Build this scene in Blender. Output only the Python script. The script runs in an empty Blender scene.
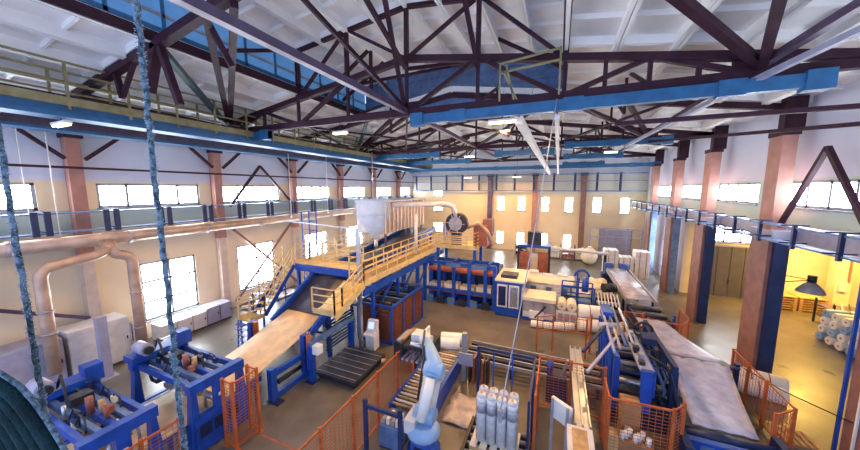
import bpy, math, random
from mathutils import Vector, Matrix
random.seed(7)
scene = bpy.context.scene
COL = scene.collection

# ------------------------------------------------------------------ camera, world, exposure
cd = bpy.data.cameras.new('camera'); cam = bpy.data.objects.new('camera', cd); COL.objects.link(cam)
cam.location = (0, 0, 8.0)
cam.rotation_euler = (math.pi/2 - math.atan(36/300), 0, math.atan(129/math.hypot(300, 36)))
cd.sensor_width = 36; cd.lens = 36*300/860; cd.clip_start = .05; cd.clip_end = 300
scene.camera = cam
vs = scene.view_settings
vs.view_transform = 'Standard'; vs.look = 'None'; vs.gamma = 1; vs.use_curve_mapping = False
vs.exposure = 0.0
w = bpy.data.worlds.new('sky'); scene.world = w; w.use_nodes = True
w.node_tree.nodes['Background'].inputs[0].default_value = (.52, .65, 1.0, 1)
w.node_tree.nodes['Background'].inputs[1].default_value = 2.7
PANE_STRENGTH = 30.0
LANTERN_STRENGTH = .38
LAMP_WARM = (1.0, .56, .20)

# ------------------------------------------------------------------ materials
MATS = {}
def mat(name, col, rough=.6, metal=0., var=.12, scale=3., bump=0., bscale=30., alpha=1., emit=None, es=0., col2=None, spec=None):
    m = bpy.data.materials.new(name); m.use_nodes = True; MATS[name] = m
    nt = m.node_tree; b = nt.nodes['Principled BSDF']
    b.inputs['Roughness'].default_value = rough; b.inputs['Metallic'].default_value = metal
    if spec is not None: b.inputs['Specular IOR Level'].default_value = spec
    tc = nt.nodes.new('ShaderNodeTexCoord')
    n = nt.nodes.new('ShaderNodeTexNoise'); n.inputs['Scale'].default_value = scale; n.inputs['Detail'].default_value = 5
    nt.links.new(tc.outputs['Object'], n.inputs['Vector'])
    r = nt.nodes.new('ShaderNodeValToRGB')
    c2 = col2 or tuple(min(1, c*(1+var)) for c in col)
    r.color_ramp.elements[0].position = .35; r.color_ramp.elements[1].position = .65
    r.color_ramp.elements[0].color = (*[c*(1-var) for c in col], 1); r.color_ramp.elements[1].color = (*c2, 1)
    nt.links.new(n.outputs['Fac'], r.inputs['Fac']); nt.links.new(r.outputs['Color'], b.inputs['Base Color'])
    if bump:
        n2 = nt.nodes.new('ShaderNodeTexNoise'); n2.inputs['Scale'].default_value = bscale
        nt.links.new(tc.outputs['Object'], n2.inputs['Vector'])
        bp = nt.nodes.new('ShaderNodeBump'); bp.inputs['Strength'].default_value = bump; bp.inputs['Distance'].default_value = .03
        nt.links.new(n2.outputs['Fac'], bp.inputs['Height']); nt.links.new(bp.outputs['Normal'], b.inputs['Normal'])
    if alpha < 1: b.inputs['Alpha'].default_value = alpha
    if emit: b.inputs['Emission Color'].default_value = (*emit, 1); b.inputs['Emission Strength'].default_value = es
    return m

mat('steel', (.040, .012, .024), .6, .0, .25, spec=.25)
mat('steel_light', (.11, .075, .13), .4, .3, .2)
mat('steel_green', (.06, .11, .12), .5, .2, .2)
mat('beam_blue', (.022, .125, .28), .4, .1, .15)
mat('blue', (.008, .060, .36), .38, .05, .2)
mat('navy', (.008, .020, .085), .45, .1, .25)
mat('blue_grey', (.10, .17, .33), .45, .2, .2)
mat('pale_blue', (.27, .42, .64), .4, .05, .1)
mat('yellow', (.62, .45, .20), .5, .1, .15)
mat('deck_plate', (.34, .24, .12), .5, .2, .2)
mat('olive_yellow', (.30, .25, .12), .5, .2, .2)
mat('orange', (.46, .10, .025), .5, .05, .2)
mat('red_brown', (.30, .085, .05), .5, .05, .25)
mat('white', (.78, .76, .74), .5, 0, .06)
mat('machine_white', (.66, .63, .62), .45, 0, .1)
mat('cream', (.74, .64, .48), .6, 0, .08)
mat('grey', (.30, .30, .34), .5, .1, .15)
mat('lilac_grey', (.36, .35, .46), .5, .1, .1)
mat('window_grey', (.24, .26, .32), .5, .1, .1)
mat('door_grey', (.09, .08, .095), .5, .1, .1)
mat('silver', (.50, .50, .54), .3, .8, .1)
mat('dark', (.018, .018, .024), .5, .1, .3)
mat('black_rubber', (.022, .022, .032), .35, 0, .3)
mat('belt_dark', (.045, .040, .065), .4, .1, .25, 4)
mat('wood', (.50, .30, .13), .7, 0, .25, 6)
mat('board', (.74, .54, .33), .65, 0, .12, 2.2, .1, 20)
mat('carton', (.36, .19, .09), .8, 0, .15)
mat('duct', (.50, .34, .25), .45, .25, .18, 2)
mat('duct_grey', (.42, .36, .38), .4, .4, .15, 2)
mat('column_pink', (.40, .19, .15), .6, 0, .12, 2)
mat('column_brown', (.23, .105, .085), .6, 0, .18, 2)
mat('column_cream', (.60, .47, .38), .65, 0, .1, 2)
mat('roof_white', (.88, .86, .84), .75, 0, .05, .8, .15, 6)
mat('wall_right', (.62, .62, .68), .7, 0, .06, 1)
mat('annex', (.70, .58, .38), .7, 0, .08, 1)
mat('rope', (.03, .075, .11), .9, 0, .5, 40, .8, 60, col2=(.16, .25, .34))
mat('green_hose', (.003, .018, .022), .8, 0, .4, 8, .4, 60, spec=.15)
mat('fibre', (.30, .38, .48), .9, 0, .2)
mat('cable', (.55, .56, .60), .5, 0, .1)
mat('wire_orange', (.42, .12, .04), .5, .05, .15)
mat('amber_glass', (.20, .060, .035), .15, 0, .1, alpha=.62)
mat('clear_glass', (.35, .45, .60), .1, 0, .1, alpha=.35)
mat('hood_sheet', (.35, .52, .80), .25, 0, .1, alpha=.26)
mat('film', (.40, .38, .50), .33, .1, .2, 3, .3, 7)
mat('wrap', (.60, .60, .64), .25, 0, .12, 6, .3, 20)
mat('plastic_sheet', (.50, .40, .36), .3, 0, .2, 3, .8, 4)
mat('pane', (.8, .88, 1), .2, 0, .01, emit=(.86, .93, 1.0), es=PANE_STRENGTH)
mat('lantern_pane', (.10, .22, .40), .4, 0, .1, emit=(.09, .30, .68), es=LANTERN_STRENGTH)
mat('lamp_glow', (1, .8, .5), .4, 0, .01, emit=(1.0, .60, .22), es=14)
mat('screen', (.5, .6, .8), .3, 0, .05, emit=(.55, .7, 1), es=.9)

def zbands(name, bands, base, rough=.7):
    """painted wall: paint bands by height, a top one tinted with blue light, with faint mottling"""
    m = bpy.data.materials.new(name); m.use_nodes = True; MATS[name] = m
    nt = m.node_tree; b = nt.nodes['Principled BSDF']; b.inputs['Roughness'].default_value = rough
    g = nt.nodes.new('ShaderNodeNewGeometry'); s = nt.nodes.new('ShaderNodeSeparateXYZ'); nt.links.new(g.outputs['Position'], s.inputs[0])
    mp = nt.nodes.new('ShaderNodeMath'); mp.operation = 'DIVIDE'; mp.inputs[1].default_value = 14; nt.links.new(s.outputs['Z'], mp.inputs[0])
    r = nt.nodes.new('ShaderNodeValToRGB'); r.color_ramp.interpolation = 'CONSTANT'
    r.color_ramp.elements[0].color = (*base, 1); r.color_ramp.elements[0].position = 0
    r.color_ramp.elements.remove(r.color_ramp.elements[1])
    for z, c in bands:
        e = r.color_ramp.elements.new(z/14); e.color = (*c, 1)
    nt.links.new(mp.outputs[0], r.inputs['Fac'])
    n = nt.nodes.new('ShaderNodeTexNoise'); n.inputs['Scale'].default_value = .7; nt.links.new(g.outputs['Position'], n.inputs['Vector'])
    mr = nt.nodes.new('ShaderNodeMapRange'); mr.inputs[3].default_value = .86; mr.inputs[4].default_value = 1.08; nt.links.new(n.outputs['Fac'], mr.inputs[0])
    mx = nt.nodes.new('ShaderNodeMix'); mx.data_type = 'RGBA'; mx.blend_type = 'MULTIPLY'; mx.inputs[0].default_value = 1
    nt.links.new(r.outputs['Color'], mx.inputs[6]); nt.links.new(mr.outputs[0], mx.inputs[7]); nt.links.new(mx.outputs[2], b.inputs['Base Color'])
zbands('wall_left', [(6.15, (.46, .56, .52)), (7.02, (.74, .62, .42)), (8.36, (.60, .63, .74))], (.76, .63, .45))  # top band: white paint with the blue daylight put into its colour
zbands('wall_far', [(7.4, (.60, .56, .48)), (9.6, (.50, .52, .60))], (.74, .58, .36))
zbands('wall_right_bands', [(6.55, (.50, .62, .56)), (8.4, (.62, .64, .76))], (.58, .57, .66))

def floor_mat():
    m = bpy.data.materials.new('floor_concrete'); m.use_nodes = True; MATS['floor'] = m
    nt = m.node_tree; b = nt.nodes['Principled BSDF']
    g = nt.nodes.new('ShaderNodeNewGeometry')
    n = nt.nodes.new('ShaderNodeTexNoise'); n.inputs['Scale'].default_value = .35; n.inputs['Detail'].default_value = 8; n.inputs['Roughness'].default_value = .65
    nt.links.new(g.outputs['Position'], n.inputs['Vector'])
    r = nt.nodes.new('ShaderNodeValToRGB')
    r.color_ramp.elements[0].position = .32; r.color_ramp.elements[0].color = (.068, .058, .048, 1)
    r.color_ramp.elements[1].position = .70; r.color_ramp.elements[1].color = (.19, .16, .125, 1)
    nt.links.new(n.outputs['Fac'], r.inputs['Fac']); nt.links.new(r.outputs['Color'], b.inputs['Base Color'])
    n2 = nt.nodes.new('ShaderNodeTexNoise'); n2.inputs['Scale'].default_value = 1.3; n2.inputs['Detail'].default_value = 6
    nt.links.new(g.outputs['Position'], n2.inputs['Vector'])
    mr = nt.nodes.new('ShaderNodeMapRange'); mr.inputs[3].default_value = .18; mr.inputs[4].default_value = .48
    nt.links.new(n2.outputs['Fac'], mr.inputs[0]); nt.links.new(mr.outputs[0], b.inputs['Roughness'])
    bp = nt.nodes.new('ShaderNodeBump'); bp.inputs['Strength'].default_value = .08; nt.links.new(n2.outputs['Fac'], bp.inputs['Height']); nt.links.new(bp.outputs['Normal'], b.inputs['Normal'])
floor_mat()

# ------------------------------------------------------------------ mesh builder
V = Vector
class MB:
    def __init__(s): s.v = []; s.f = []; s.sm = []
    def _add(s, vs, fs, smooth=None):
        o = len(s.v); s.v += [tuple(p) for p in vs]
        for i, f in enumerate(fs):
            s.f.append(tuple(o+k for k in f)); s.sm.append(bool(smooth and smooth[i]))
        return s
    def box(s, x0, x1, y0, y1, z0, z1):
        vs = [(x, y, z) for z in (z0, z1) for y in (y0, y1) for x in (x0, x1)]
        return s._add(vs, [(0, 2, 3, 1), (4, 5, 7, 6), (0, 1, 5, 4), (2, 6, 7, 3), (0, 4, 6, 2), (1, 3, 7, 5)])
    def bar(s, p, q, w, h=None, up=(0, 0, 1)):
        p = V(p); q = V(q); h = h or w; d = (q-p).normalized(); u = V(up)
        if abs(d.dot(u)) > .97: u = V((0, 1, 0))
        a = d.cross(u).normalized(); c = a.cross(d).normalized()
        vs = [e+a*i*w/2+c*j*h/2 for e in (p, q) for i, j in ((-1, -1), (1, -1), (1, 1), (-1, 1))]
        return s._add(vs, [(0, 1, 2, 3), (7, 6, 5, 4), (0, 4, 5, 1), (1, 5, 6, 2), (2, 6, 7, 3), (3, 7, 4, 0)])
    def tube(s, pts, r, n=8, caps=True):
        pts = [V(p) for p in pts]; rs = r if isinstance(r, (list, tuple)) else [r]*len(pts)
        vs = []; fs = []; sm = []
        ref = None
        for i, p in enumerate(pts):
            d = (pts[min(i+1, len(pts)-1)]-pts[max(i-1, 0)]).normalized()
            if ref is None: ref = V((0, 0, 1)) if abs(d.z) < .9 else V((1, 0, 0))
            a = d.cross(ref).normalized(); c = a.cross(d).normalized(); ref = c
            vs += [p+(a*math.cos(2*math.pi*k/n)+c*math.sin(2*math.pi*k/n))*rs[i] for k in range(n)]
        for i in range(len(pts)-1):
            for k in range(n):
                fs.append((i*n+k, i*n+(k+1) % n, (i+1)*n+(k+1) % n, (i+1)*n+k)); sm.append(True)
        if caps:
            fs.append(tuple(range(n-1, -1, -1))); sm.append(False)
            o = (len(pts)-1)*n; fs.append(tuple(range(o, o+n))); sm.append(False)
        return s._add(vs, fs, sm)
    def cyl(s, p, q, r, n=12, r2=None): return s.tube([p, q], [r, r if r2 is None else r2], n)
    def prism(s, pts, axis, a, b):
        """pts: 2D outline in the two other axes (in xyz order), extruded along axis from a to b"""
        def mk(p, t): q = list(p); q.insert(axis, t); return q
        n = len(pts); vs = [mk(p, a) for p in pts]+[mk(p, b) for p in pts]
        fs = [tuple(range(n-1, -1, -1)), tuple(range(n, 2*n))]+[(i, (i+1) % n, n+(i+1) % n, n+i) for i in range(n)]
        return s._add(vs, fs)
    def sheet(s, rows, th=.02):
        """rows: grid of points; a thin solid sheet"""
        m = len(rows); n = len(rows[0]); vs = [p for r in rows for p in r]+[(p[0], p[1], p[2]-th) for r in rows for p in r]
        o = m*n; fs = []; sm = []
        for i in range(m-1):
            for j in range(n-1):
                a, b, c, d = i*n+j, i*n+j+1, (i+1)*n+j+1, (i+1)*n+j
                fs += [(a, b, c, d), (o+d, o+c, o+b, o+a)]; sm += [True, True]
        for i in range(m-1):
            for j in (0, n-1):
                a, b = i*n+j, (i+1)*n+j; fs.append((a, b, o+b, o+a)); sm.append(False)
        for j in range(n-1):
            for i in (0, m-1):
                a, b = i*n+j, i*n+j+1; fs.append((a, b, o+b, o+a)); sm.append(False)
        return s._add(vs, fs, sm)
    def blob(s, c, r, n=10, m=7, jit=0.):
        vs = []; fs = []
        for i in range(m+1):
            t = math.pi*i/m
            for k in range(n):
                a = 2*math.pi*k/n; j = 1+random.uniform(-jit, jit)
                vs.append((c[0]+r[0]*math.sin(t)*math.cos(a)*j, c[1]+r[1]*math.sin(t)*math.sin(a)*j, c[2]+r[2]*math.cos(t)*j))
        for i in range(m):
            for k in range(n): fs.append((i*n+k, (i+1)*n+k, (i+1)*n+(k+1) % n, i*n+(k+1) % n))
        return s._add(vs, fs, [True]*len(fs))
    def mesh(s, name, org=(0, 0, 0)):
        me = bpy.data.meshes.new(name)
        me.from_pydata([(p[0]-org[0], p[1]-org[1], p[2]-org[2]) for p in s.v], [], s.f)
        me.polygons.foreach_set('use_smooth', s.sm); me.update()
        import bmesh
        bm = bmesh.new(); bm.from_mesh(me); bmesh.ops.recalc_face_normals(bm, faces=bm.faces); bm.to_mesh(me); bm.free()
        return me
    def build(s, name, m, parent=None, kind=None):
        org = ORG[parent.name] if parent else None
        if org is None:
            xs = [p[0] for p in s.v]; ys = [p[1] for p in s.v]; zs = [p[2] for p in s.v]
            org = ((min(xs)+max(xs))/2, (min(ys)+max(ys))/2, min(zs))
        me = s.mesh(name, org); me.materials.append(MATS[m])
        o = bpy.data.objects.new(name, me); COL.objects.link(o); ORG[o.name] = org
        if parent: o.parent = parent
        else: o.location = org
        if kind: o['kind'] = kind
        return o
ORG = {}
def tag(o, label, cat, group=None):
    o['label'] = label; o['category'] = cat
    if group: o['group'] = group
    return o
def thing(name, label, cat, loc, group=None):
    o = bpy.data.objects.new(name, None); COL.objects.link(o); o.location = loc; ORG[o.name] = tuple(loc)
    o.empty_display_size = .2
    return tag(o, label, cat, group)
def struct(name, mb, m, parent=None): return mb.build(name, m, parent, None if parent else 'structure')
def copy_tree(o, loc=None, label=None, parent=None, rz=None):
    c = o.copy(); COL.objects.link(c); ORG[c.name] = ORG[o.name]
    if parent: c.parent = parent
    if loc is not None: c.location = loc
    if rz is not None: c.rotation_euler = (0, 0, rz)
    if label: c['label'] = label
    for ch in list(o.children): copy_tree(ch, parent=c)
    return c
ORD = ['first', 'second', 'third', 'fourth', 'fifth', 'sixth', 'seventh', 'eighth', 'ninth', 'tenth', 'eleventh', 'twelfth']

# ------------------------------------------------------------------ setting: floor, walls, windows
XL, XR, YF = -20., 9.0, 40.2
YB = -5.
FRAMES = [5.9, 11.6, 17.3, 23.0, 28.75, 34.5]
struct('floor', MB().box(XL-.3, 24, YB, YF+.3, -.2, 0), 'floor')

def holed(axis, t0, t1, u0, u1, z0, z1, holes):
    """wall slab between t0,t1 on the given axis, spanning u (other horizontal axis) and z, with rectangular holes (u0,u1,z0,z1)"""
    mb = MB()
    us = sorted({u0, u1, *[h[0] for h in holes], *[h[1] for h in holes]}); us = [u for u in us if u0 <= u <= u1]
    for a, b in zip(us, us[1:]):
        c = (a+b)/2; hs = sorted([(h[2], h[3]) for h in holes if h[0] < c < h[1]])
        z = z0
        for h0, h1 in hs+[(z1, z1)]:
            if h0 > z:
                if axis == 0: mb.box(t0, t1, a, b, z, h0)
                else: mb.box(a, b, t0, t1, z, h0)
            z = max(z, h1)
    return mb
WN = [0]
def window(axis, t, sgn, u0, u1, z0, z1, nu, zs, fm='window_grey', fw=.11):
    """window filling a hole; t = inner wall face, sgn = direction outwards; nu columns, zs = heights of the horizontal bars"""
    WN[0] += 1
    def bx(mb, a, b, c, d, d0, d1):
        q0, q1 = sorted((t+sgn*d0, t+sgn*d1))
        return mb.box(q0, q1, a, b, c, d) if axis == 0 else mb.box(a, b, q0, q1, c, d)
    fr = MB()
    for c, d in ((z0, z0+fw), (z1-fw, z1)): bx(fr, u0, u1, c, d, .05, .13)
    cols = [u0+(u1-u0)*i/nu for i in range(nu+1)]
    for i, u in enumerate(cols):
        a, b = (u, u+fw) if i == 0 else (u-fw, u) if i == nu else (u-fw/2, u+fw/2)
        bx(fr, a, b, z0, z1, .05, .13)
    for z in zs: bx(fr, u0, u1, z-fw/2, z+fw/2, .05, .13)
    f = struct('window_%d' % WN[0], fr, fm)
    rows = [z0]+list(zs)+[z1]
    for i in range(nu):
        for c, d in zip(rows, rows[1:]):
            bx(MB(), 0, 0, 0, 0, 0, 0)
            bx_ = MB(); bx(bx_, cols[i]+fw/2, cols[i+1]-fw/2, c+fw/2, d-fw/2, .085, .10); bx_.build('pane', 'pane', f)
    sl = MB(); bx(sl, u0-.05, u1+.05, z0-.06, z0, -.10, .05); sl.build('window_sill', fm, f)

# left wall
up = [(YB+1, 5.1), (6.9, 11.3), (12.6, 17.0), (18.2, 22.6), (24.0, 28.3), (29.6, 34.0), (35.4, 39.4)]
lowL = [(8.1, 10.75), (13.3, 16.2), (19.3, 22.0), (24.9, 27.7)]
hl = [(a, b, 7.1, 8.26) for a, b in up]+[(a, b, .95, 4.1) for a, b in lowL]
struct('wall_left', holed(0, XL-.3, XL, YB, YF, 0, 11.9, hl), 'wall_left')
for a, b in up: window(0, XL, -1, a, b, 7.1, 8.26, 4, [])
for a, b in lowL: window(0, XL, -1, a, b, .95, 4.1, 2, [1.95, 3.05])
# far wall
hf = []
for x in (-7.0, -4.35, -1.5, 1.2, 4.2, 7.0): hf.append((x-.45, x+.45, 5.2, 7.0))
for x in (-7.0, -4.35, -1.5, 1.2): hf.append((x-.45, x+.45, .75, 2.4))
hf += [(-16.6, -15.2, 7.0, 7.75), (-16.6, -15.2, 4.9, 5.7), (-16.6, -15.2, 1.9, 3.2)]
struct('wall_far', holed(1, YF, YF+.3, XL-.3, XR+.2, 0, 14.2, hf), 'wall_far')
for h in hf: window(1, YF, 1, *h, 1, [(h[2]+h[3])/2] if h[3]-h[2] > 1 else [], fw=.06)
# right wall above the opening to the side hall, and down to the floor beyond it
upR = [(7.2, 11.8), (13.6, 17.9), (19.9, 24.05), (26.5, 30.0), (32.6, 37.0)]
lowR = [(31.3, 33.2, 3.5, 5.3), (31.3, 33.2, 1.1, 2.9)]
struct('wall_right', holed(0, XR, XR+.2, YB, YF, 6.0, 11.75, [(a, b, 7.25, 8.33) for a, b in upR]), 'wall_right_bands')
struct('wall_right_far', holed(0, XR, XR+.2, 28.5, YF, 0, 6.0, lowR), 'wall_right_bands')
for a, b in upR: window(0, XR, 1, a, b, 7.25, 8.33, 4, [])
for a, b, c, d in lowR: window(0, XR, 1, a, b, c, d, 2, [(c+d)/2])
struct('trim_1', MB().box(8.62, 9.0, YB, 28.4, 5.9, 6.5), 'lilac_grey')
# side hall on the right
struct('wall_annex_end', holed(1, 28.5, 28.7, 9.2, 24, 0, 6.1, [(10.4, 13.2, 4.1, 5.5)]), 'annex')
window(1, 28.5, 1, 10.4, 13.2, 4.1, 5.5, 3, [4.8])
struct('wall_annex_side', MB().box(24, 24.2, YB, 28.7, 0, 6.1), 'annex')
struct('ceiling_annex', MB().box(9.2, 24, YB, 28.7, 6.1, 6.3), 'annex')
d1 = struct('door_1', MB().box(10.2, 13.3, 28.36, 28.5, 0, 3.9), 'grey')
for i in range(4): MB().box(10.25+i*.765, 10.97+i*.765, 28.31, 28.36, .1, 3.8).build('door_panel', 'door_grey', d1)
MB().box(11.7, 11.8, 28.25, 28.31, 1.1, 1.4).build('door_handle', 'dark', d1)
d2 = struct('door_2', MB().box(4.6, 7.9, YF-.1, YF, 0, 3.3), 'grey')
for i in range(5): MB().box(4.7, 7.8, YF-.16, YF-.1, .1+i*.64, .68+i*.64).build('door_panel', 'lilac_grey', d2)
# pilasters of the far wall
for i, (x, m) in enumerate(((-8.4, 'steel_light'), (-2.75, 'column_pink'), (2.7, 'column_brown'))):
    t = thing('column', ['slim dark pilaster on the far wall, left of the small windows', 'orange-pink pilaster in the middle of the far wall', 'brown pilaster on the far wall nearest the big shutter door'][i], 'column', (x, YF-.3, 0))
    MB().box(x-.28, x+.28, YF-.4, YF, 0, 9.6).build('shaft', m, t)
    MB().box(x-.4, x+.4, YF-.48, YF, 9.6, 9.9).build('capital', 'steel', t)

# ------------------------------------------------------------------ roof of ribbed slabs
def roofz(x): return 12.95-.15*max(0, x) if x > -6 and x >= 0 else (12.95+.15*(12+x) if x < -12 else 13.85-.15*abs(x+6))
def slab_mesh(wd, ln, name):
    mb = MB().box(-wd/2, wd/2, 0, ln, 0, .05)
    for sx in (-1, 1):
        a, b = sorted((sx*wd/2, sx*(wd/2-.10))); mb.box(a, b, 0, ln, -.40, 0)
    for k in range(5):
        y = (ln-.08)*k/4; mb.box(-wd/2+.1, wd/2-.1, y, y+.08, -.14 if 0 < k < 4 else -.25, 0)
    return mb.mesh(name)
ceil = struct('ceiling', MB().box(XL-.3, -12.0, YB, YF+.3, 13.5, 13.6), 'grey')
YS = [YB, .2, 5.9, 11.6, 17.3, 23.0, 28.75, 34.5, YF]
def slabs(x0, x1, n, za, zb, ys):
    dx = (x1-x0)/n; ang = math.atan((zb-za)/(x1-x0)); wd = dx/math.cos(ang)-.02
    for y0, y1 in zip(ys, ys[1:]):
        me = slab_mesh(wd, y1-y0-.03, 'ceiling_slab'); me.materials.append(MATS['roof_white'])
        for i in range(n):
            x = x0+dx*(i+.5); z = za+(zb-za)*(i+.5)/n
            o = bpy.data.objects.new('ceiling_slab', me); COL.objects.link(o); o.parent = ceil
            og = ORG[ceil.name]; o.location = (x-og[0], y0-og[1], z-og[2]); o.rotation_euler = (0, -ang, 0)
slabs(-20.2, -12, 5, 11.75, 12.98, YS)
slabs(0, 9.2, 6, 12.98, 11.6, YS)
slabs(-12, -6, 4, 12.98, 13.9, YS[4:]); slabs(-6, 0, 4, 13.9, 12.98, YS[4:])
slabs(-12, -6, 4, 14.9, 15.6, YS[:5]); slabs(-6, 0, 4, 15.6, 14.9, YS[:5])
# roof lantern walls
for nm, xx in (('window_lantern_left', -12.0), ('window_lantern_right', .0)):
    fr = MB(); s = -1 if xx < -1 else 1
    a, b = sorted((xx, xx+s*.12))
    for z in (12.98, 14.8): fr.box(a, b, YB, 17.3, z, z+.16)
    y = YB
    while y < 17.3: fr.box(a, b, y-.05, y+.05, 13, 14.9); y += 1.4
    f = struct(nm, fr, 'beam_blue'); y = YB
    while y < 17.2:
        MB().box(xx+s*.05-.01, xx+s*.05+.01, y+.05, min(y+1.35, 17.3), 13.14, 14.8).build('pane', 'lantern_pane', f); y += 1.4
struct('wall_lantern_light_block', MB().box(-12, 0, YB-.1, YB, 12.9, 14.9).prism([(-12, 14.9), (-6, 15.6), (0, 14.9)], 1, YB-.1, YB), 'blue_grey')  # unseen closure added behind the camera to keep sky light out of the lantern
ge = struct('wall_lantern_end', MB().box(-12, 0, 17.34, 17.40, 12.9, 14.9).prism([(-12, 14.9), (-6, 15.6), (0, 14.9)], 1, 17.34, 17.40), 'blue_grey')
for i in range(5): MB().box(-12, 0, 17.30, 17.34, 12.92+i*.4, 13.26+i*.4).build('board', 'blue_grey', ge)

# ------------------------------------------------------------------ columns along both walls
def left_column(i, y):
    t = thing('column', '%s pink-topped column along the left wall, counted from the camera end' % ORD[i], 'column', (-19.65, y, 0), 'columns of the left wall')
    MB().box(-20, -19.6, y-.2, y+.2, 0, 4.9).build('lower_shaft', 'column_cream', t)
    MB().box(-20, -19.55, y-.23, y+.23, 4.9, 10.2).build('upper_shaft', 'column_pink', t)
    MB().box(-20, -19.4, y-.3, y+.3, 10.2, 10.5).build('capital', 'steel', t)
    for s in (-1, 1):
        MB().bar((-19.5, y+s*.3, 9.3), (-19.5, y+s*1.5, 10.4), .14).build('knee_brace', 'steel', t)
    MB().box(-19.9, -19.2, y-.2, y+.2, 10.5, 11.9).build('head_post', 'steel', t)
for i, y in enumerate((6.2, 12.2, 18.1, 23.9, 29.7, 35.6)): left_column(i, y)
def right_column(i, y):
    t = thing('column', '%s big brown column on the right, counted from the camera end, blue on its near face' % ORD[i], 'column', (8.3, y, 0), 'columns on the right')
    MB().box(7.9, 8.4, y-.62, y+.62, 0, 6.0).build('lower_shaft', 'column_brown', t)
    MB().box(8.03, 8.45, y-.8, y-.62, 0, 6.0).build('steel_post', 'blue_grey' if i > 2 else 'navy', t)
    MB().box(7.9, 8.62, y-.8, y+.8, 6.0, 6.35).build('ledge', 'lilac_grey', t)
    MB().box(8.0, 8.45, y-.42, y+.42, 6.35, 10.1).build('upper_shaft', 'column_pink', t)
    MB().box(7.96, 8.5, y-.46, y+.46, 10.1, 10.3).build('capital', 'steel', t)
    MB().box(8.1, 8.7, y-.2, y+.2, 10.3, 11.6).build('head_post', 'steel', t)
for i, y in enumerate((11.4, 17.0, 23.0, 28.5, 34.3)): right_column(i, y)

def bars(name, label, cat, segs, w, m, pname='bar', loc=None, group=None):
    loc = loc or segs[0][0]
    t = thing(name, label, cat, loc, group)
    for p, q in segs: MB().bar(p, q, w).build(pname, m, t)
    return t
bars('wall_brace', 'crossed brown wall bracing over the second big window on the left wall', 'brace',
     [((-19.35, 12.6, .6), (-19.35, 17.4, 5.4)), ((-19.25, 17.5, .6), (-19.25, 12.7, 5.4))], .13, 'column_brown')
bars('wall_brace', 'dark inverted-V brace before the upper windows of the left wall', 'brace',
     [((-19.4, 15.0, 9.6), (-19.4, 12.7, 6.9)), ((-19.4, 15.0, 9.6), (-19.4, 17.6, 6.9))], .14, 'steel')
bars('wall_brace', 'inverted-V steel brace before the upper windows of the right wall', 'brace',
     [((8.25, 14.75, 9.4), (8.25, 16.6, 6.5)), ((8.25, 14.75, 9.4), (8.25, 12.6, 6.5))], .14, 'steel')
bars('wall_tie', 'dark horizontal tie bar along the top of the left wall', 'tie', [((-19.0, YB+1, 8.9), (-19.0, 39.5, 8.9))], .1, 'steel')
bars('wall_tie', 'brown tie bar slanting low across the left wall beside the grey cabinets', 'tie', [((-19.6, 3.2, 3.6), (-19.6, 6.0, 2.1))], .14, 'steel_light')

# ------------------------------------------------------------------ roof trusses
def truss(i, Y):
    t = thing('roof_truss', ['nearest full roof truss, dark maroon steel over the blue crane beam', 'middle full roof truss of dark maroon steel, second from the camera', 'far full roof truss of dark maroon steel, close to the far wall'][i], 'truss', (-6, Y, 11.15), 'full roof trusses')
    zb = 11.15
    tz = lambda x: roofz(x)-.58 if not -12 < x < 0 else 12.4+.15*(6-abs(x+6))
    B = [-19.4, -16.9, -12, -6, 0, 4.9, 8.3]
    for a, b in zip(B, B[1:]): MB().bar((a, Y, zb), (b, Y, zb), .24, .26).build('bottom_chord', 'steel', t)
    top = [(-19.8, tz(-19.8)), (-12, tz(-12)), (-6, tz(-6)), (0, tz(0)), (8.6, tz(8.6))]
    for (a, za), (b, z2) in zip(top, top[1:]): MB().bar((a, Y, za), (b, Y, z2), .24, .24).build('top_chord', 'steel', t)
    webs = [(-16.9, -19.6), (-16.9, -14.4), (-12, -14.4), (-12, -9), (-6, -9), (-6, -3), (0, -3), (0, 2.4), (4.9, 2.4), (4.9, 7.4)]
    for xb, xt in webs: MB().bar((xb, Y, zb), (xt, Y, tz(xt)), .15).build('diagonal', 'steel', t)
    for x in (-16.9, -14.4, -12, -9, -6, -3, 0, 2.4, 4.9, 1.2, 3.6):
        zt = tz(x)
        z0 = zb if x not in (1.2, 3.6) else (zb+zt)/2
        MB().bar((x, Y, zb), (x, Y, zt), .12).build('post', 'steel', t)
    for x in (-16.9, -6, 4.9): MB().box(x-.55, x+.55, Y-.06, Y+.06, zb-.1, zb+.42).build('gusset', 'steel', t)
    if Y < 18:   # lantern frame above
        for x in (-12, -9, -6, -3, 0): MB().bar((x, Y, tz(x)), (x, Y, 14.9 if x in (-12, 0) else 15.2), .16).build('lantern_post', 'steel', t)
        for a, b in (((-12, 14.6), (-6, 15.3)), ((-6, 15.3), (0, 14.6))): MB().bar((a[0], Y, a[1]), (b[0], Y, b[1]), .18).build('lantern_chord', 'steel', t)
        for a, b in ((-12, -9), (-6, -9), (-6, -3), (0, -3)): MB().bar((a, Y, tz(a)), (b, Y, 15.0), .12).build('lantern_diagonal', 'steel', t)
    else:
        for a, b in ((-12, -9), (-9, -6), (-6, -3), (-3, 0)): MB().bar((a, Y, tz(a)), (b, Y, roofz(b)-.35), .12).build('sub_diagonal', 'steel', t)
    return t
for i, Y in enumerate((11.6, 23.0, 34.5)): truss(i, Y)
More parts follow.
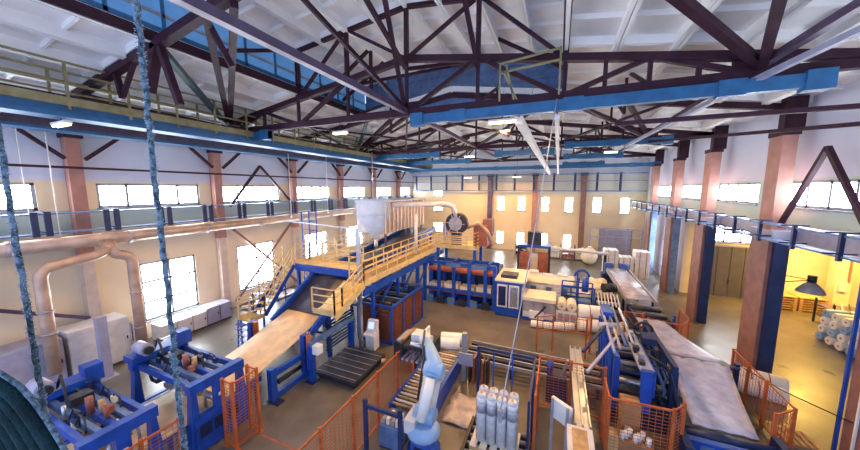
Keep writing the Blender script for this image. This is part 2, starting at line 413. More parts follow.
def rafter(i, Y, others):
    t = thing('roof_rafter', ['nearest intermediate rafter with slanting struts to the first full truss', 'second intermediate rafter, framed between the first and second full trusses', 'farthest intermediate rafter, framed between the second and third full trusses'][i], 'truss', (-6, Y, 11.3), 'intermediate rafters')
    tz = lambda x: roofz(x)-.42
    if i == 0: top = [(-20, tz(-20)), (-12, tz(-12)), (-7.2, 13.3)]; tr = [(0, tz(0)), (8.8, tz(8.8))]
    else: top = [(-19.8, tz(-19.8)), (-12, tz(-12)), (-6, tz(-6)), (0, tz(0)), (8.8, tz(8.8))]; tr = []
    for tt in (top, tr):
        for (a, za), (b, z2) in zip(tt, tt[1:]): MB().bar((a, Y, za), (b, Y, z2), .26, .26).build('top_chord', 'steel', t)
    for Yo in others:
        Yc = Yo-.2 if Yo > Y else Yo+.2
        for xn, tops in ((-16.9, (-17.6, -11.9, -9.4, -8.2)), (4.9, (-.1, 2.8))):
            for k, xt in enumerate(tops):
                zt = tz(xt) if xt < -11 or xt > -.5 else 12.9
                MB().bar((xn, Yc, 11.3), (xt, Y, zt), .2 if Yo > Y else .15).build('strut', 'steel_green' if xt == -11.9 else 'steel', t)
    if i == 0:
        MB().bar((-11.9, Y, tz(-12)), (-12.6, Y, 11.2), .26).build('hanger', 'steel', t)
        MB().bar((-11.8, Y, tz(-12)), (-11.0, Y, 10.6), .18).build('hanger', 'steel', t)
        MB().bar((-14.6, Y, tz(-14.6)), (-14.3, Y, 11.2), .16).build('hanger', 'steel', t)
        MB().bar((-14.3, Y, 11.2), (-13.2, Y, tz(-13.2)), .12).build('hanger', 'steel', t)
        MB().bar((-17.2, Y, 11.9), (-17.2, Y, 10.9), .16).build('hanger', 'steel', t)
        MB().bar((-9.6, Y+.8, 11.8), (-9.9, Y+.2, 13.2), .16).build('hanger', 'steel', t)
rafter(0, 5.9, [11.6]); rafter(1, 17.3, [11.6, 23.0]); rafter(2, 28.75, [23.0, 34.5])
# longitudinal ties
for k, (x, z, w_, m, lab) in enumerate(((-6, 11.2, .2, 'steel_light', 'long pale purple tie running down the middle of the trusses'),
                               (-16.9, 11.05, .16, 'steel', 'dark tie along the left nodes of the trusses'),
                               (4.9, 11.35, .18, 'steel_light', 'pale tie along the right nodes of the trusses'),
                               (-12, 12.75, .3, 'steel', 'heavy dark edge beam under the left side of the roof lantern'),
                               (0, 12.8, .2, 'steel', 'dark edge beam under the right side of the roof lantern'))):
    y0, y1 = (YB, 34.5) if k < 3 else (YB, 17.3)
    t = thing('roof_tie', lab, 'tie', (x, y0, z))
    ys = [y0]+[f for f in FRAMES if y0 < f < y1]+[y1]
    for a, b in zip(ys, ys[1:]): MB().bar((x, a, z), (x, b, z), w_).build('tie_segment', m, t)
# diagonal bracing in the bottom plane between trusses
k = 0
for Ya, Yb in ((11.6, 23.0), (23.0, 34.5)):
    t = thing('roof_bracing', 'thin crossed bracing between the %s full trusses' % ('first and second', 'second and third')[k], 'brace', (-6, Ya, 11.0), 'crossed bracing'); k += 1
    for a, b in ((-16.9, -12), (-12, -6), (-6, 0), (0, 4.9)):
        MB().bar((a, Ya, 11.1), (b, Yb, 11.1), .10).build('brace_bar', 'steel', t)
        MB().bar((b, Ya, 11.25), (a, Yb, 11.25), .10).build('brace_bar', 'steel', t)
    for x in (-9, -3, 2.4):
        for y in range(3):
            y0 = Ya+(Yb-Ya)*y/3; y1 = Ya+(Yb-Ya)*(y+1)/3
            MB().bar((x, y0, 11.2), (x, y1, 12.9), .1).build('brace_bar', 'steel', t)
            MB().bar((x, y1, 12.9), (x, y1, 11.2), .1).build('brace_bar', 'steel', t)
t = thing('roof_bracing', 'crossed struts inside the roof lantern above the near truss', 'brace', (-6, 8, 13))
for a, b in (((-9, 11.6, 12.6), (-6, 17.2, 15)), ((-6, 11.6, 12.9), (-3, 17.2, 15)), ((-3, 11.6, 12.6), (-6, 17.2, 15)), ((-6, 11.4, 11.3), (-4.2, 6, 15)), ((-6, 11.4, 11.3), (-8.6, 7, 15.1)), ((-6.0, 11.5, 12.9), (-6, 6, 15.3)), ((-12, 13.5, 13.1), (-9, 13.5, 15)), ((-9, 13.5, 15), (-9, 13.5, 12.6)), ((-3, 8.5, 14.9), (-3, 11.6, 12.5)), ((-12, 8, 13.2), (-12, 11.5, 14.6)), ((-3, 15, 15), (0, 15, 13.2)), ((-9, 15, 15), (-12, 15, 13.2))):
    MB().bar(a, b, .14).build('brace_bar', 'steel', t)
# right-hand cross ties before the wall
bars('roof_tie', 'dark horizontal tie reaching from the right wall under the near blue beam', 'tie', [((1.6, 11.9, 10.15), (8.9, 11.9, 10.15))], .13, 'steel')
bars('roof_tie', 'slanting dark tie on the right, from the wall to the second truss', 'tie', [((8.5, 11.9, 9.75), (5.0, 22.8, 10.9))], .13, 'steel')
bars('roof_tie', 'pale cable tray climbing to the right wall under the roof', 'tie', [((3.6, 22.0, 10.6), (4.6, 12.2, 10.9)), ((4.6, 12.2, 10.9), (5.8, 8, 11.3))], .14, 'lilac_grey')

# blue cross beams hung under the trusses
def blue_beam(x0, x1, Y, z, lab, m='beam_blue'):
    t = thing('crane_beam', lab, 'beam', ((x0+x1)/2, Y, z-.18), 'blue beams under the trusses')
    MB().box(x0, x1, Y-.12, Y+.12, z-.20, z+.16).build('beam', m, t)
    for x in (x0, x1-.55): MB().box(x, x+.55, Y-.17, Y+.17, z-.28, z+.22).build('end_clamp', m, t)
    n = max(1, int((x1-x0)/4))
    for i in range(n):
        x = x0+(x1-x0)*(i+.5)/n; MB().box(x-.3, x+.3, Y-.15, Y+.15, z-.24, z+.2).build('splice_plate', m, t)
    for x in (x0+.3, x1-.3): MB().box(x-.05, x+.05, Y-.05, Y+.05, z+.2, z+.28).build('hanger', 'steel', t)
blue_beam(-5.7, 6.3, 11.45, 10.82, 'near long sky-blue beam hung across under the first truss')
blue_beam(-17.0, -13.9, 11.45, 10.82, 'short sky-blue beam end under the first truss beside the catwalk')
blue_beam(0.2, 6.2, 22.9, 10.98, 'second sky-blue beam on the right, under the middle truss')
blue_beam(-4.5, -.4, 22.8, 10.6, 'blue beam under the middle truss, left of the twin white rails')
blue_beam(0.2, 4.6, 28.6, 10.75, 'third sky-blue beam on the right, farther under the roof')
blue_beam(0.2, 4.0, 34.4, 10.55, 'farthest sky-blue beam on the right near the far wall')
blue_beam(-17.3, 8.5, 34.2, 10.3, 'long blue beam across the whole hall under the farthest truss')
blue_beam(-17.3, -8, 28.9, 10.75, 'blue beam at far left under the roof, before the last column')
blue_beam(-17.3, -9, 23.2, 10.8, 'blue beam at the left under the middle truss')
for lab, xa, xb, w_ in (('left one of the two white rails running down the middle of the roof', -1.45, -1.05, .26), ('right one of the two white rails running down the middle of the roof', -.18, -.18, .16)):
    t = bars('twin_rail', lab, 'rail', [((xa, 11.6, 10.48), (xb, 37.5, 9.75))], w_, 'white')
    for Y in (11.6, 23.0, 34.5):
        f = (Y-11.6)/25.9; MB().bar((xa+(xb-xa)*f, Y, 10.48-.73*f+.1), (xa+(xb-xa)*f, Y, 11.1), .05).build('hanger', 'steel', t)
t = thing('yellow_ladder_frame', 'small yellow service frame beside the lantern edge above the near blue beam', 'frame', (-1.2, 11.2, 11.1))
for p, q in (((-2.1, 11.2, 11.1), (-2.1, 11.2, 12.35)), ((-.15, 11.2, 11.1), (-.15, 11.2, 12.6)), ((-2.1, 11.2, 12.35), (-.15, 11.2, 12.55)), ((-2.1, 11.2, 12.05), (-.15, 11.2, 12.2)), ((-2.0, 11.2, 12.1), (-1.5, 11.2, 11.1)), ((-1.9, 11.2, 12.3), (-1.6, 11.2, 11.1))):
    MB().bar(p, q, .06).build('rail', 'olive_yellow', t)

# left suspended catwalk
t = thing('catwalk', 'yellow-railed catwalk hung along the left under the roof, with blue girder below', 'catwalk', (-15.6, YB, 10.4))
MB().box(-16.3, -15.0, YB, 36, 11.0, 11.06).build('deck', 'steel', t)
MB().box(-15.05, -14.97, YB, 36, 10.72, 11.0).build('fascia', 'olive_yellow', t)
MB().box(-15.5, -14.7, YB, 36, 10.3, 10.45).build('girder_flange', 'beam_blue', t)
MB().box(-15.15, -15.05, YB, 36, 10.45, 10.72).build('girder_web', 'beam_blue', t)
for x in (-15.0, -16.3):
    for z in (11.42, 11.78, 12.1): MB().bar((x, YB, z), (x, 36, z), .06).build('handrail', 'olive_yellow', t)
    y = YB+.5
    while y < 36: MB().bar((x, y, 10.6 if x > -16 else 11.0), (x, y, 12.1), .07).build('rail_post', 'olive_yellow', t); y += 1.55
t = thing('blue_girder', 'second blue girder running along the roof left of the catwalk', 'beam', (-18.0, YB, 10.25))
MB().box(-18.3, -17.5, YB, 38, 10.2, 10.3).build('girder_flange', 'beam_blue', t)
MB().box(-17.95, -17.85, YB, 38, 10.3, 10.8).build('girder_web', 'steel_light', t)

# cable racks on the walls
def rack(name, lab, x, y0, y1, zs, step, sgn, m='blue_grey', pm='navy', w_=.5):
    t = thing(name, lab, 'cable rack', (x, y0, zs[0]))
    for z in zs: MB().box(*sorted((x, x+sgn*w_)), y0, y1, z-.03, z+.03).build('tray', m, t)
    y = y0+.6
    while y < y1:
        for dy in ((0,) if sgn > 0 else (-.17, .17)): MB().box(x-.05, x+.05, y+dy-(.09 if sgn < 0 else .05), y+dy+(.09 if sgn < 0 else .05), zs[0]-(.08 if sgn < 0 else .12), zs[-1]+.1).build('bracket_post', pm, t)
        for z in zs: MB().bar((x-.35, y, z+.1), (x+.35, y, z+.1), .05).build('bracket_arm', pm, t)
        y += step
    return t
rack('cable_rack', 'cable rack of two pale trays with dark brackets along the left wall', -18.72, YB+1, 39.5, (6.2, 7.0), 2.05, -1)
rack('cable_rack', 'blue cable rack with dark arms running along the right-hand columns', 7.5, 8, 39.2, (6.05, 6.66), 1.9, 1, 'blue_grey', 'navy', .36)
t = thing('cable_rack', 'dark cable rack along the top of the far wall', 'cable rack', (-6, 39.6, 7.7))
for z, h in ((7.72, .12), (8.9, .06), (9.7, .1)): MB().box(-19.5, 8.8, 39.4, 39.6, z, z+h).build('tray', 'blue_grey', t)
x = -19
while x < 8.6: MB().box(x-.12, x+.12, 39.5, 39.65, 7.7, 9.9).build('bracket_post', 'navy', t); x += 2.3

# ------------------------------------------------------------------ lamps
def bay_lamp(x, y, z, power, lab, anchor, size=1.0, col=LAMP_WARM):
    t = thing('tube_lamp', lab, 'lamp', (x, y, z), 'warm lamps under the roof')
    MB().box(x-size/2, x+size/2, y-.10, y+.10, z, z+.08).build('housing', 'machine_white', t)
    for yy in (-.05, .05): MB().cyl((x-size/2+.04, y+yy, z-.03), (x+size/2-.04, y+yy, z-.03), .03, 8).build('tube', 'lamp_glow', t)
    MB().bar((x, y, z+.06), anchor, .03).build('hanger', 'dark', t)
    l = bpy.data.lights.new('tube_light', 'AREA'); l.shape = 'RECTANGLE'; l.size = size; l.size_y = .25; l.energy = power; l.color = col
    o = bpy.data.objects.new('tube_light', l); COL.objects.link(o); o.parent = t; o.location = (0, 0, -.08)
ORANGE = (1.0, .50, .12)
lp = [(-2.0, 11.35, 10.42, 520, 'warm tube lamp glowing under the near blue beam', (-2.0, 11.45, 10.65), 1.0, LAMP_WARM),
      (-15.1, 4.6, 10.1, 120, 'warm lamp under the catwalk at upper left', (-15.1, 4.6, 10.32), 1.0, LAMP_WARM),
      (-9.5, 11.6, 10.6, 450, 'warm lamp under the near truss over the incline conveyor', (-9.5, 11.6, 11.05), .8, LAMP_WARM),
      (-3.0, 17.3, 11.2, 900, 'warm lamp under the second rafter over the open floor', (-3.0, 17.3, 12.9), .8, LAMP_WARM),
      (-6.5, 23.0, 10.5, 650, 'warm lamp under the middle truss over the press', (-6.5, 23.0, 11.05), .8, LAMP_WARM),
      (3.0, 23.0, 10.4, 350, 'warm lamp under the middle truss over the grey film line', (3.0, 22.95, 10.8), .8, LAMP_WARM),
      (-10.5, 36.6, 9.4, 480, 'orange lamp on a long rod before the far wall, at its left', (-10.5, 36.6, 13.2), 1.0, ORANGE),
      (-4.6, 36.6, 9.4, 400, 'orange lamp on a long rod before the far wall, at its middle', (-4.6, 36.6, 13.6), 1.0, ORANGE)]
for q in lp: bay_lamp(*q)
for i, (x, y) in enumerate(((14.6, 25.2), (18.5, 25.0))):
    bay_lamp(x, y, 5.6, 850, ['orange lamp under the side hall ceiling near the cream pillar', 'orange lamp under the side hall ceiling farther right'][i], (x, y, 6.12), 1.4, (1.0, .60, .12))

# ------------------------------------------------------------------ ventilation duct on the left wall
def arc(c, r, a0, a1, n, ax, ay):
    c = V(c); ax = V(ax); ay = V(ay)
    return [tuple(c+ax*r*math.cos(a0+(a1-a0)*i/n)+ay*r*math.sin(a0+(a1-a0)*i/n)) for i in range(n+1)]
t = thing('ventilation_duct', 'long orange-beige round duct along the left wall, ending in a bend at the hood', 'duct', (-18.5, 3, 5.4))
MB().tube([(-18.5, YB+1, 5.75), (-18.5, 34.6, 5.95)]+arc((-17.5, 34.6, 5.95), 1.0, math.pi, math.pi/2, 5, (1, 0, 0), (0, 1, 0))+[(-12.6, 35.6, 5.95), (-12.0, 35.6, 5.6), (-12.0, 35.6, 3.2)], .27, 14).build('main_pipe', 'duct', t)
for k in range(10): MB().cyl((-18.5, .4+k*3.4, 5.79), (-18.5, .52+k*3.4, 5.79), .30, 14).build('flange', 'duct_grey', t)
MB().tube([(-18.5, 6.6, 5.7), (-17.9, 6.4, 5.45), (-17.9, 5.9, 5.2), (-17.9, 5.0, 5.08)]+arc((-17.9, 4.8, 4.6), .45, math.pi/2, math.pi, 4, (0, 1, 0), (0, 0, 1))+[(-17.9, 4.35, 3.0), (-17.9, 4.35, .8)], .2, 12).build('branch_pipe', 'duct', t)
MB().tube([(-18.5, 6.3, 5.72), (-17.9, 6.35, 5.45), (-17.9, 6.55, 5.12)]+arc((-17.9, 6.6, 4.65), .45, math.pi/2, 0, 4, (0, 1, 0), (0, 0, 1))+[(-17.9, 7.05, 3.0), (-17.9, 7.05, .02)], .21, 12).build('branch_pipe', 'duct', t)
for y, z in ((4.35, 3.3), (4.35, 2.4), (7.05, 3.2), (7.05, 1.5)): MB().cyl((-17.9, y, z), (-17.9, y, z+.08), .235, 12).build('flange', 'duct_grey', t)
for y in (3, 10, 16, 22, 28): MB().bar((-19.9, y, 5.75), (-18.75, y, 5.75), .07).build('bracket', 'steel', t)

# ------------------------------------------------------------------ railings
def railing(t, pts, m='yellow', h=1.05, step=1.1, bars_=(.45, .75), w_=.045):
    for a, b in zip(pts, pts[1:]):
        a = V(a); b = V(b)
        for hh in (*bars_, h): MB().bar(a+V((0, 0, hh)), b+V((0, 0, hh)), w_).build('rail', m, t)
        n = max(1, round((b-a).length/step))
        for i in range(n+1):
            p = a+(b-a)*i/n; MB().bar(p, p+V((0, 0, h)), w_*1.2).build('rail_post', m, t)
        MB().bar(a+V((0, 0, .07)), b+V((0, 0, .07)), .02, .14).build('kick_plate', m, t)

# ------------------------------------------------------------------ left production line
def small_bits(t, xa, xb, y0, y1, seed):
    q = random.Random(seed)
    for k in range(26):
        x = q.uniform(xa+.3, xb-.4); y = q.uniform(y0+.15, y1-.25); z = q.choice((1.6, 1.75, 2.2))
        nm, m = q.choice((('bracket', 'dark'), ('sensor', 'silver'), ('valve', 'navy'), ('bracket', 'red_brown'), ('sensor', 'cream'), ('clamp', 'dark'), ('clamp', 'grey')))
        if k % 3: MB().box(x, x+q.uniform(.08, .25), y, y+q.uniform(.06, .16), z, z+q.uniform(.08, .26)).build(nm, m, t)
        else: MB().cyl((x, y, z), (x+q.uniform(-.1, .1), y, z+q.uniform(.2, .4)), q.uniform(.03, .06), 8).build('air_cylinder', m, t)
    for k in range(5):
        x = q.uniform(xa+.3, xb-.6); y = q.uniform(y0+.2, y1-.3)
        MB().tube([(x, y, 2.15), (x+.15, y+.05, 2.45), (x+.4, y+.05, 2.4), (x+.55, y, 2.1)], .022, 6).build('hose', 'dark', t)
    for k in range(2):
        y = y0+.35+k*.5; MB().box(xb-1.4, xb-.2, y, y+.12, 1.62, 1.72).build('guide_board', 'wood', t)
def frame_machine(lab, y0, y1, low):
    xa, xb = -12.9, -9.75
    t = thing('sheet_cutting_machine', lab, 'machine', ((xa+xb)/2, (y0+y1)/2, 0), 'blue cutting machines')
    for x in (xa, xb):
        for y, s in ((y0, 1), (y1, -1)):
            MB().prism([(y-s*.16, 0), (y+s*.20, 0), (y+s*.12, 2.0), (y, 2.0)], 0, x-.12, x+.12).build('leg', 'blue', t)
        MB().box(x-.13, x+.13, y0-.05, y1+.05, 1.95, 2.25).build('side_beam', 'blue', t)
        MB().box(x-.08, x+.08, y0+.1, y1-.1, .5, .75).build('lower_beam', 'blue', t)
    for k in range(5):
        y = y0+.12+(y1-y0-.24)*k/4
        MB().box(xa+.13, xb-.13, y-.06, y+.06, 1.98, 2.18).build('cross_beam', 'blue' if k in (0, 2, 4) else 'blue_grey', t)
    MB().box(xa-.25, xa+.35, y0-.1, y1-.2, 2.25, 2.45).build('motor_shelf', 'blue', t)
    MB().box(xa-.1, xa+.3, y1-.3, y1+.1, 2.25, 2.75).build('end_box', 'blue', t)
    m = MB().cyl((xa-.1, y0+.25, 2.65), (xa+.5, y0+.25, 2.65), .2, 12).build('motor', 'lilac_grey', t)
    MB().cyl((xa+.5, y0+.25, 2.65), (xa+.62, y0+.25, 2.65), .13, 12).build('motor_cap', 'dark', m)
    MB().tube([(xa+.3, y0+.5, 2.5), (xa+.5, y0+.55, 2.9), (xa+.8, y0+.5, 2.6), (xa+.9, y0+.5, 2.2)], .035, 6).build('hose', 'dark', t)
    c = MB().box(xa+.9, xa+1.25, y0+.45, y0+.9, 2.18, 2.42).build('carriage', 'dark', t)
    MB().cyl((xa+1.9, y0+.6, 2.18), (xa+1.9, y0+.6, 2.62), .08, 10).build('pneumatic_cylinder', 'red_brown', t)
    MB().cyl((xa+2.1, y0+.75, 2.18), (xa+2.1, y0+.75, 2.5), .07, 10).build('pneumatic_cylinder', 'wood', t)
    for k in range(3): MB().box(xa+.3+k*.8, xa+.7+k*.8, y0+.3, y1-.3, 1.45, 1.6).build('press_block', ['dark', 'silver', 'wood'][k], t)
    MB().cyl((xa+.12, (y0+y1)/2, 1.3), (xb-.12, (y0+y1)/2, 1.3), .10, 12).build('roller', 'silver', t)
    if low:
        MB().box(xb-.06, xb+.16, y0-.02, y1+.02, .04, 1.15).build('side_cover', 'blue', t)
        for k in range(3): MB().box(xb+.16, xb+.18, y0+.1+k*.42, y0+.42+k*.42, .5, .9).build('cover_panel', 'navy', t)
        MB().box(xb+.02, xb+.15, (y0+y1)/2-.15, (y0+y1)/2+.15, 1.95, 2.0).build('plate', 'blue', t)
    MB().box(xb-.06, xb+.13, (y0+y1)/2-.14, (y0+y1)/2+.14, 1.15, 1.95).build('centre_plate', 'blue', t)
    MB().box(xb+.13, xb+.14, (y0+y1)/2-.06, (y0+y1)/2+.06, 1.5, 1.6).build('name_plate', 'machine_white', t)
    small_bits(t, xa, xb, y0, y1, int(y0*10))
    for k in range(4): MB().cyl((xb-.35, y0+.3+k*.28, 1.05), (xb-.35, y0+.3+k*.28, 1.75), .04, 8).build('piston', 'silver', t)
frame_machine('front-most blue frame machine at lower left, its motor against the cabinets', 2.55, 3.9, False)
frame_machine('second blue frame machine on the left line, with blue side covers beside an orange cage', 4.75, 6.3, True)

t = thing('line_table', 'low roller table carrying the boards between the two blue frame machines', 'table', (-11, 4, 0))
MB().box(-12.3, -12.15, 1.5, 7.2, .82, 1.0).build('side_rail', 'blue', t); MB().box(-10.1, -9.98, 1.5, 7.2, .82, 1.0).build('side_rail', 'blue', t)
for y in (2.1, 4.3, 7.0):
    for x in (-12.22, -10.04): MB().box(x-.05, x+.05, y-.05, y+.05, 0, .82).build('leg', 'blue', t)
y = 1.6
while y < 7.2: MB().cyl((-12.15, y, .94), (-10.1, y, .94), .055, 8).build('roller', 'silver', t); y += .22

rows = []
for i in range(16):
    y = 1.6+(10.3-1.6)*i/15
    z = 1.05 if y < 5.5 else 1.05+.92*((y-5.5)/4.8)**1.5+.14*((y-5.5)/4.8)
    rows.append([(-12.05+.02*math.sin(i*1.3), y, z), (-11.3, y, z+.012), (-10.6, y, z-.012), (-9.88+.02*math.cos(i), y, z)])
tag(MB().sheet(rows, .05).build('board_web', 'board'), 'wide beige board web running up from the blue machines to the dark incline belt', 'board')

t = thing('incline_conveyor', 'dark belt conveyor with blue sides climbing from the beige web under the yellow walkways', 'conveyor', (-10.9, 13, 0))
def cz(y): return 2.0+(y-10.2)*.62 if y < 12.2 else 3.24+(y-12.2)*.115
rows = [[(x, y, cz(y)) for x in (-12.15, -9.85)] for y in (10.2, 11.2, 12.2, 15, 18, 21, 24)]
MB().sheet(rows, .06).build('belt', 'belt_dark', t)
for x in (-12.25, -9.75):
    for a, b in ((9.6, 12.2), (12.2, 24)): MB().bar((x, a, cz(max(a, 10.2))-(.25 if a < 10 else 0)), (x, b, cz(b)), .14, .34).build('side_rail', 'blue', t)
for y in (10.6, 13, 15.5, 18, 20.5, 23):
    for x in (-12.25, -9.75): MB().bar((x, y, 0), (x, y, cz(y)-.1), .16).build('leg', 'blue', t)
    MB().bar((-12.25, y, cz(y)*.5), (-9.75, y, cz(y)*.5), .1).build('cross_member', 'navy', t)
for k in range(9): MB().bar((-9.66, 10.3, .5+k*.16), (-9.66, 12.4, .5+k*.16), .03, .09).build('guard_slat', 'navy', t)
MB().bar((-9.6, 9.3, 1.75), (-9.6, 12.0, 3.45), .06, .2).build('edge_strip', 'blue', t)

t = thing('roll_stand', 'blue stand with an upright orange roll beside the beige web', 'stand', (-9.5, 8.2, 0))
for y in (7.35, 8.95): MB().box(-9.72, -9.5, y-.12, y+.12, 0, 1.3 if y < 8 else 1.9).build('post', 'blue', t)
for z in (.05, .95): MB().box(-9.7, -9.52, 7.4, 8.9, z, z+.22).build('beam', 'blue', t)
MB().box(-9.75, -9.2, 7.2, 7.5, 0, .06).build('foot', 'navy', t)
MB().cyl((-9.36, 8.95, .45), (-9.36, 8.95, 1.95), .10, 12).build('orange_roll', 'orange', t)
MB().cyl((-9.62, 7.6, .62), (-9.62, 8.7, .62), .1, 10).build('shaft', 'dark', t)
t = thing('roll_stand', 'small blue stand with orange end on the far side of the beige web', 'stand', (-12.8, 9.0, 0))
MB().box(-12.9, -12.7, 8.8, 9.2, 0, 1.9).build('post', 'blue', t); MB().box(-12.7, -12.55, 8.9, 9.1, 1.3, 1.9).build('orange_block', 'orange', t)
MB().box(-13.1, -12.5, 8.6, 9.4, 0, .06).build('foot', 'navy', t)

t = thing('lift_table', 'black low platform table on the floor under a blue gantry', 'platform', (-8.1, 10.1, 0))
MB().box(-9.2, -7.1, 9.0, 11.3, .22, .34).build('top', 'black_rubber', t)
MB().box(-9.1, -7.2, 9.1, 11.2, .08, .22).build('base_frame', 'dark', t)
for x in (-9.0, -7.3):
    for y in (9.2, 11.1): MB().cyl((x, y, 0), (x, y, .08), .08, 10).build('foot', 'dark', t)
for k in range(6): MB().box(-9.15, -7.15, 9.15+k*.38, 9.17+k*.38, .34, .355).build('tread_strip', 'grey', t)
MB().cyl((-7.06, 10.9, .25), (-6.9, 11.0, .25), .09, 8).build('drive', 'wood', t)
t = thing('gantry', 'low blue gantry with a white switch box over the black platform', 'gantry', (-9.1, 10.1, 0))
for y in (8.85, 11.45): MB().box(-9.25, -9.02, y-.11, y+.11, 0, 1.55).build('post', 'blue', t)
MB().box(-9.22, -9.05, 8.74, 11.56, 1.55, 1.74).build('beam', 'blue_grey', t)
MB().box(-9.02, -8.72, 8.78, 9.08, 1.25, 1.62).build('switch_box', 'white', t)
for y in (8.85, 11.45): MB().box(-9.35, -8.92, y-.2, y+.2, 0, .03).build('base_plate', 'navy', t)

t = thing('operator_console', 'white operator console with sloping screen standing on the floor', 'control panel', (-8.2, 11.9, 0))
MB().prism([(11.75, .05), (12.2, .05), (12.2, 1.0), (11.75, 1.0)], 0, -8.5, -8.0).build('body', 'machine_white', t)
MB().prism([(11.58, .82), (12.15, 1.0), (12.15, 1.06), (11.58, .90)], 0, -8.52, -7.98).build('desk', 'machine_white', t)
h = MB().prism([(11.86, 1.02), (12.16, 1.02), (12.2, 1.5), (12.0, 1.5)], 0, -8.5, -8.0).build('screen_housing', 'machine_white', t)
MB().prism([(11.865, 1.12), (11.955, 1.42), (11.965, 1.42), (11.875, 1.12)], 0, -8.42, -8.12).build('screen', 'screen', h)
for k in range(4): MB().cyl((-8.42+k*.1, 11.7, .86), (-8.42+k*.1, 11.7, .93), .025, 8).build('button', 'orange' if k == 1 else 'dark', t)
MB().box(-8.48, -8.02, 11.77, 12.18, 0, .05).build('plinth', 'dark', t)

# amber guarded pit machine
t = thing('guarded_machine', 'long machine fenced by amber see-through panels in a blue frame', 'machine', (-8.7, 14.5, 0))
X0, X1, Y0, Y1 = -9.6, -7.55, 12.7, 16.4
for x in (X0, X1):
    for y in (Y0, Y0+1.23, Y0+2.46, Y1): MB().box(x-.06, x+.06, y-.06, y+.06, 0, 2.0).build('post', 'blue', t)
    for z in (.08, 2.0): MB().box(x-.06, x+.06, Y0, Y1, z-.05, z+.06).build('rail', 'blue', t)
    for k in range(3): MB().box(x-.012, x+.012, Y0+.06+k*1.23, Y0+1.17+k*1.23, .14, 1.95).build('amber_panel', 'amber_glass', t)
for y in (Y0, Y1):
    for z in (.08, 2.0): MB().box(X0, X1, y-.06, y+.06, z-.05, z+.06).build('rail', 'blue', t)
    for k in range(2): MB().box(X0+.06+k*1.0, X0+.98+k*1.0, y-.012, y+.012, .14, 1.95).build('amber_panel', 'amber_glass', t)
for k in range(8): MB().box(X0+.1, X1-.1, Y0+.3+k*.42, Y0+.48+k*.42, 1.6, 1.85).build('roller_block', ['dark', 'blue_grey'][k % 2], t)
MB().box(X0+.2, X1-.2, Y0+.2, Y1-.2, .1, 1.5).build('core', 'dark', t)
MB().cyl((X0+.2, Y0+.5, 1.95), (X1-.3, Y0+.5, 1.95), .12, 10).build('roller', 'dark', t)
MB().box(X1-.55, X1-.1, Y1-.9, Y1-.3, 1.85, 2.25).build('control_unit', 'navy', t)

# yellow walkways
t = thing('walkway', 'yellow walkway with railings on blue supports along the right side of the incline conveyor', 'walkway', (-9, 15, 0))
MB().box(-9.4, -8.4, 11.6, 22.5, 3.42, 3.52).build('deck', 'deck_plate', t)
MB().sheet([[(-9.6, 11.6, 3.5), (-8.4, 11.6, 3.5)], [(-9.6, 10.0, 2.75), (-8.4, 10.0, 2.75)], [(-9.6, 9.5, 2.75), (-8.4, 9.5, 2.75)]], .1).build('ramp', 'yellow', t)
MB().box(-8.42, -8.36, 11.6, 22.5, 3.34, 3.58).build('side_plate', 'yellow', t); MB().box(-8.5, -8.38, 11.6, 22.5, 2.85, 3.2).build('girder', 'blue', t)
MB().bar((-8.39, 11.6, 3.4), (-8.39, 9.5, 2.6), .06, .3).build('side_plate', 'yellow', t)
railing(t, [(-8.4, 9.5, 2.75), (-8.4, 10.0, 2.75), (-8.4, 11.6, 3.5), (-8.4, 22.5, 3.52)])
railing(t, [(-9.4, 11.8, 3.5), (-9.4, 22.5, 3.52)], bars_=(.35, .7))
railing(t, [(-9.6, 9.5, 2.75), (-8.4, 9.5, 2.75)])
for y in (12.4, 15, 17.6, 20.2): MB().bar((-8.45, y, 0), (-8.45, y, 2.9), .16).build('support', 'blue', t)
for y in (12.4, 15, 17.6): MB().bar((-8.45, y, 1.4), (-8.45, y+2.0, 2.9), .1).build('support_brace', 'blue', t)
t = thing('walkway', 'yellow platform bridging the incline conveyor, with blue edge beam', 'walkway', (-11.7, 12.6, 0))
MB().box(-13.5, -9.62, 12.3, 13.3, 3.72, 3.82).build('deck', 'yellow', t)
MB().box(-13.5, -9.62, 12.22, 12.3, 3.45, 3.84).build('edge_beam', 'blue', t)
railing(t, [(-13.5, 12.3, 3.82), (-13.5, 13.3, 3.82), (-9.62, 13.3, 3.82)])
for x in (-13.4, -12.45): MB().bar((x, 12.35, 0), (x, 12.35, 3.6), .15).build('support', 'blue', t)
t = thing('walkway', 'yellow walkway with pale railings on the window side of the conveyor', 'walkway', (-13, 18, 0))
MB().box(-13.6, -12.5, 13.4, 22.5, 3.72, 3.8).build('deck', 'yellow', t)
railing(t, [(-12.5, 13.4, 3.8), (-12.5, 22.5, 3.8)], m='cream'); railing(t, [(-13.6, 13.4, 3.8), (-13.6, 22.5, 3.8)], m='cream')
for y in (14.2, 17.5, 21): MB().bar((-13.5, y, 0), (-13.5, y, 3.72), .15).build('support', 'blue', t)
t = thing('staircase', 'yellow stairs with blue stringers down to the floor beside the windows', 'stairs', (-14.1, 11, 0))
for x in (-14.5, -13.65): MB().bar((x, 10.3, 1.5), (x, 12.3, 3.7), .06, .22).build('stringer', 'blue', t)
for k in range(8): MB().box(-14.5, -13.65, 10.3+k*.25, 10.52+k*.25, 1.7+k*.275, 1.73+k*.275).build('step', 'yellow', t)
MB().box(-14.5, -13.65, 9.5, 10.3, 1.45, 1.53).build('landing', 'yellow', t)
for x in (-14.45, -13.7):
    for y in (9.55, 10.25): MB().bar((x, y, 0), (x, y, 1.45), .07).build('leg', 'blue', t)
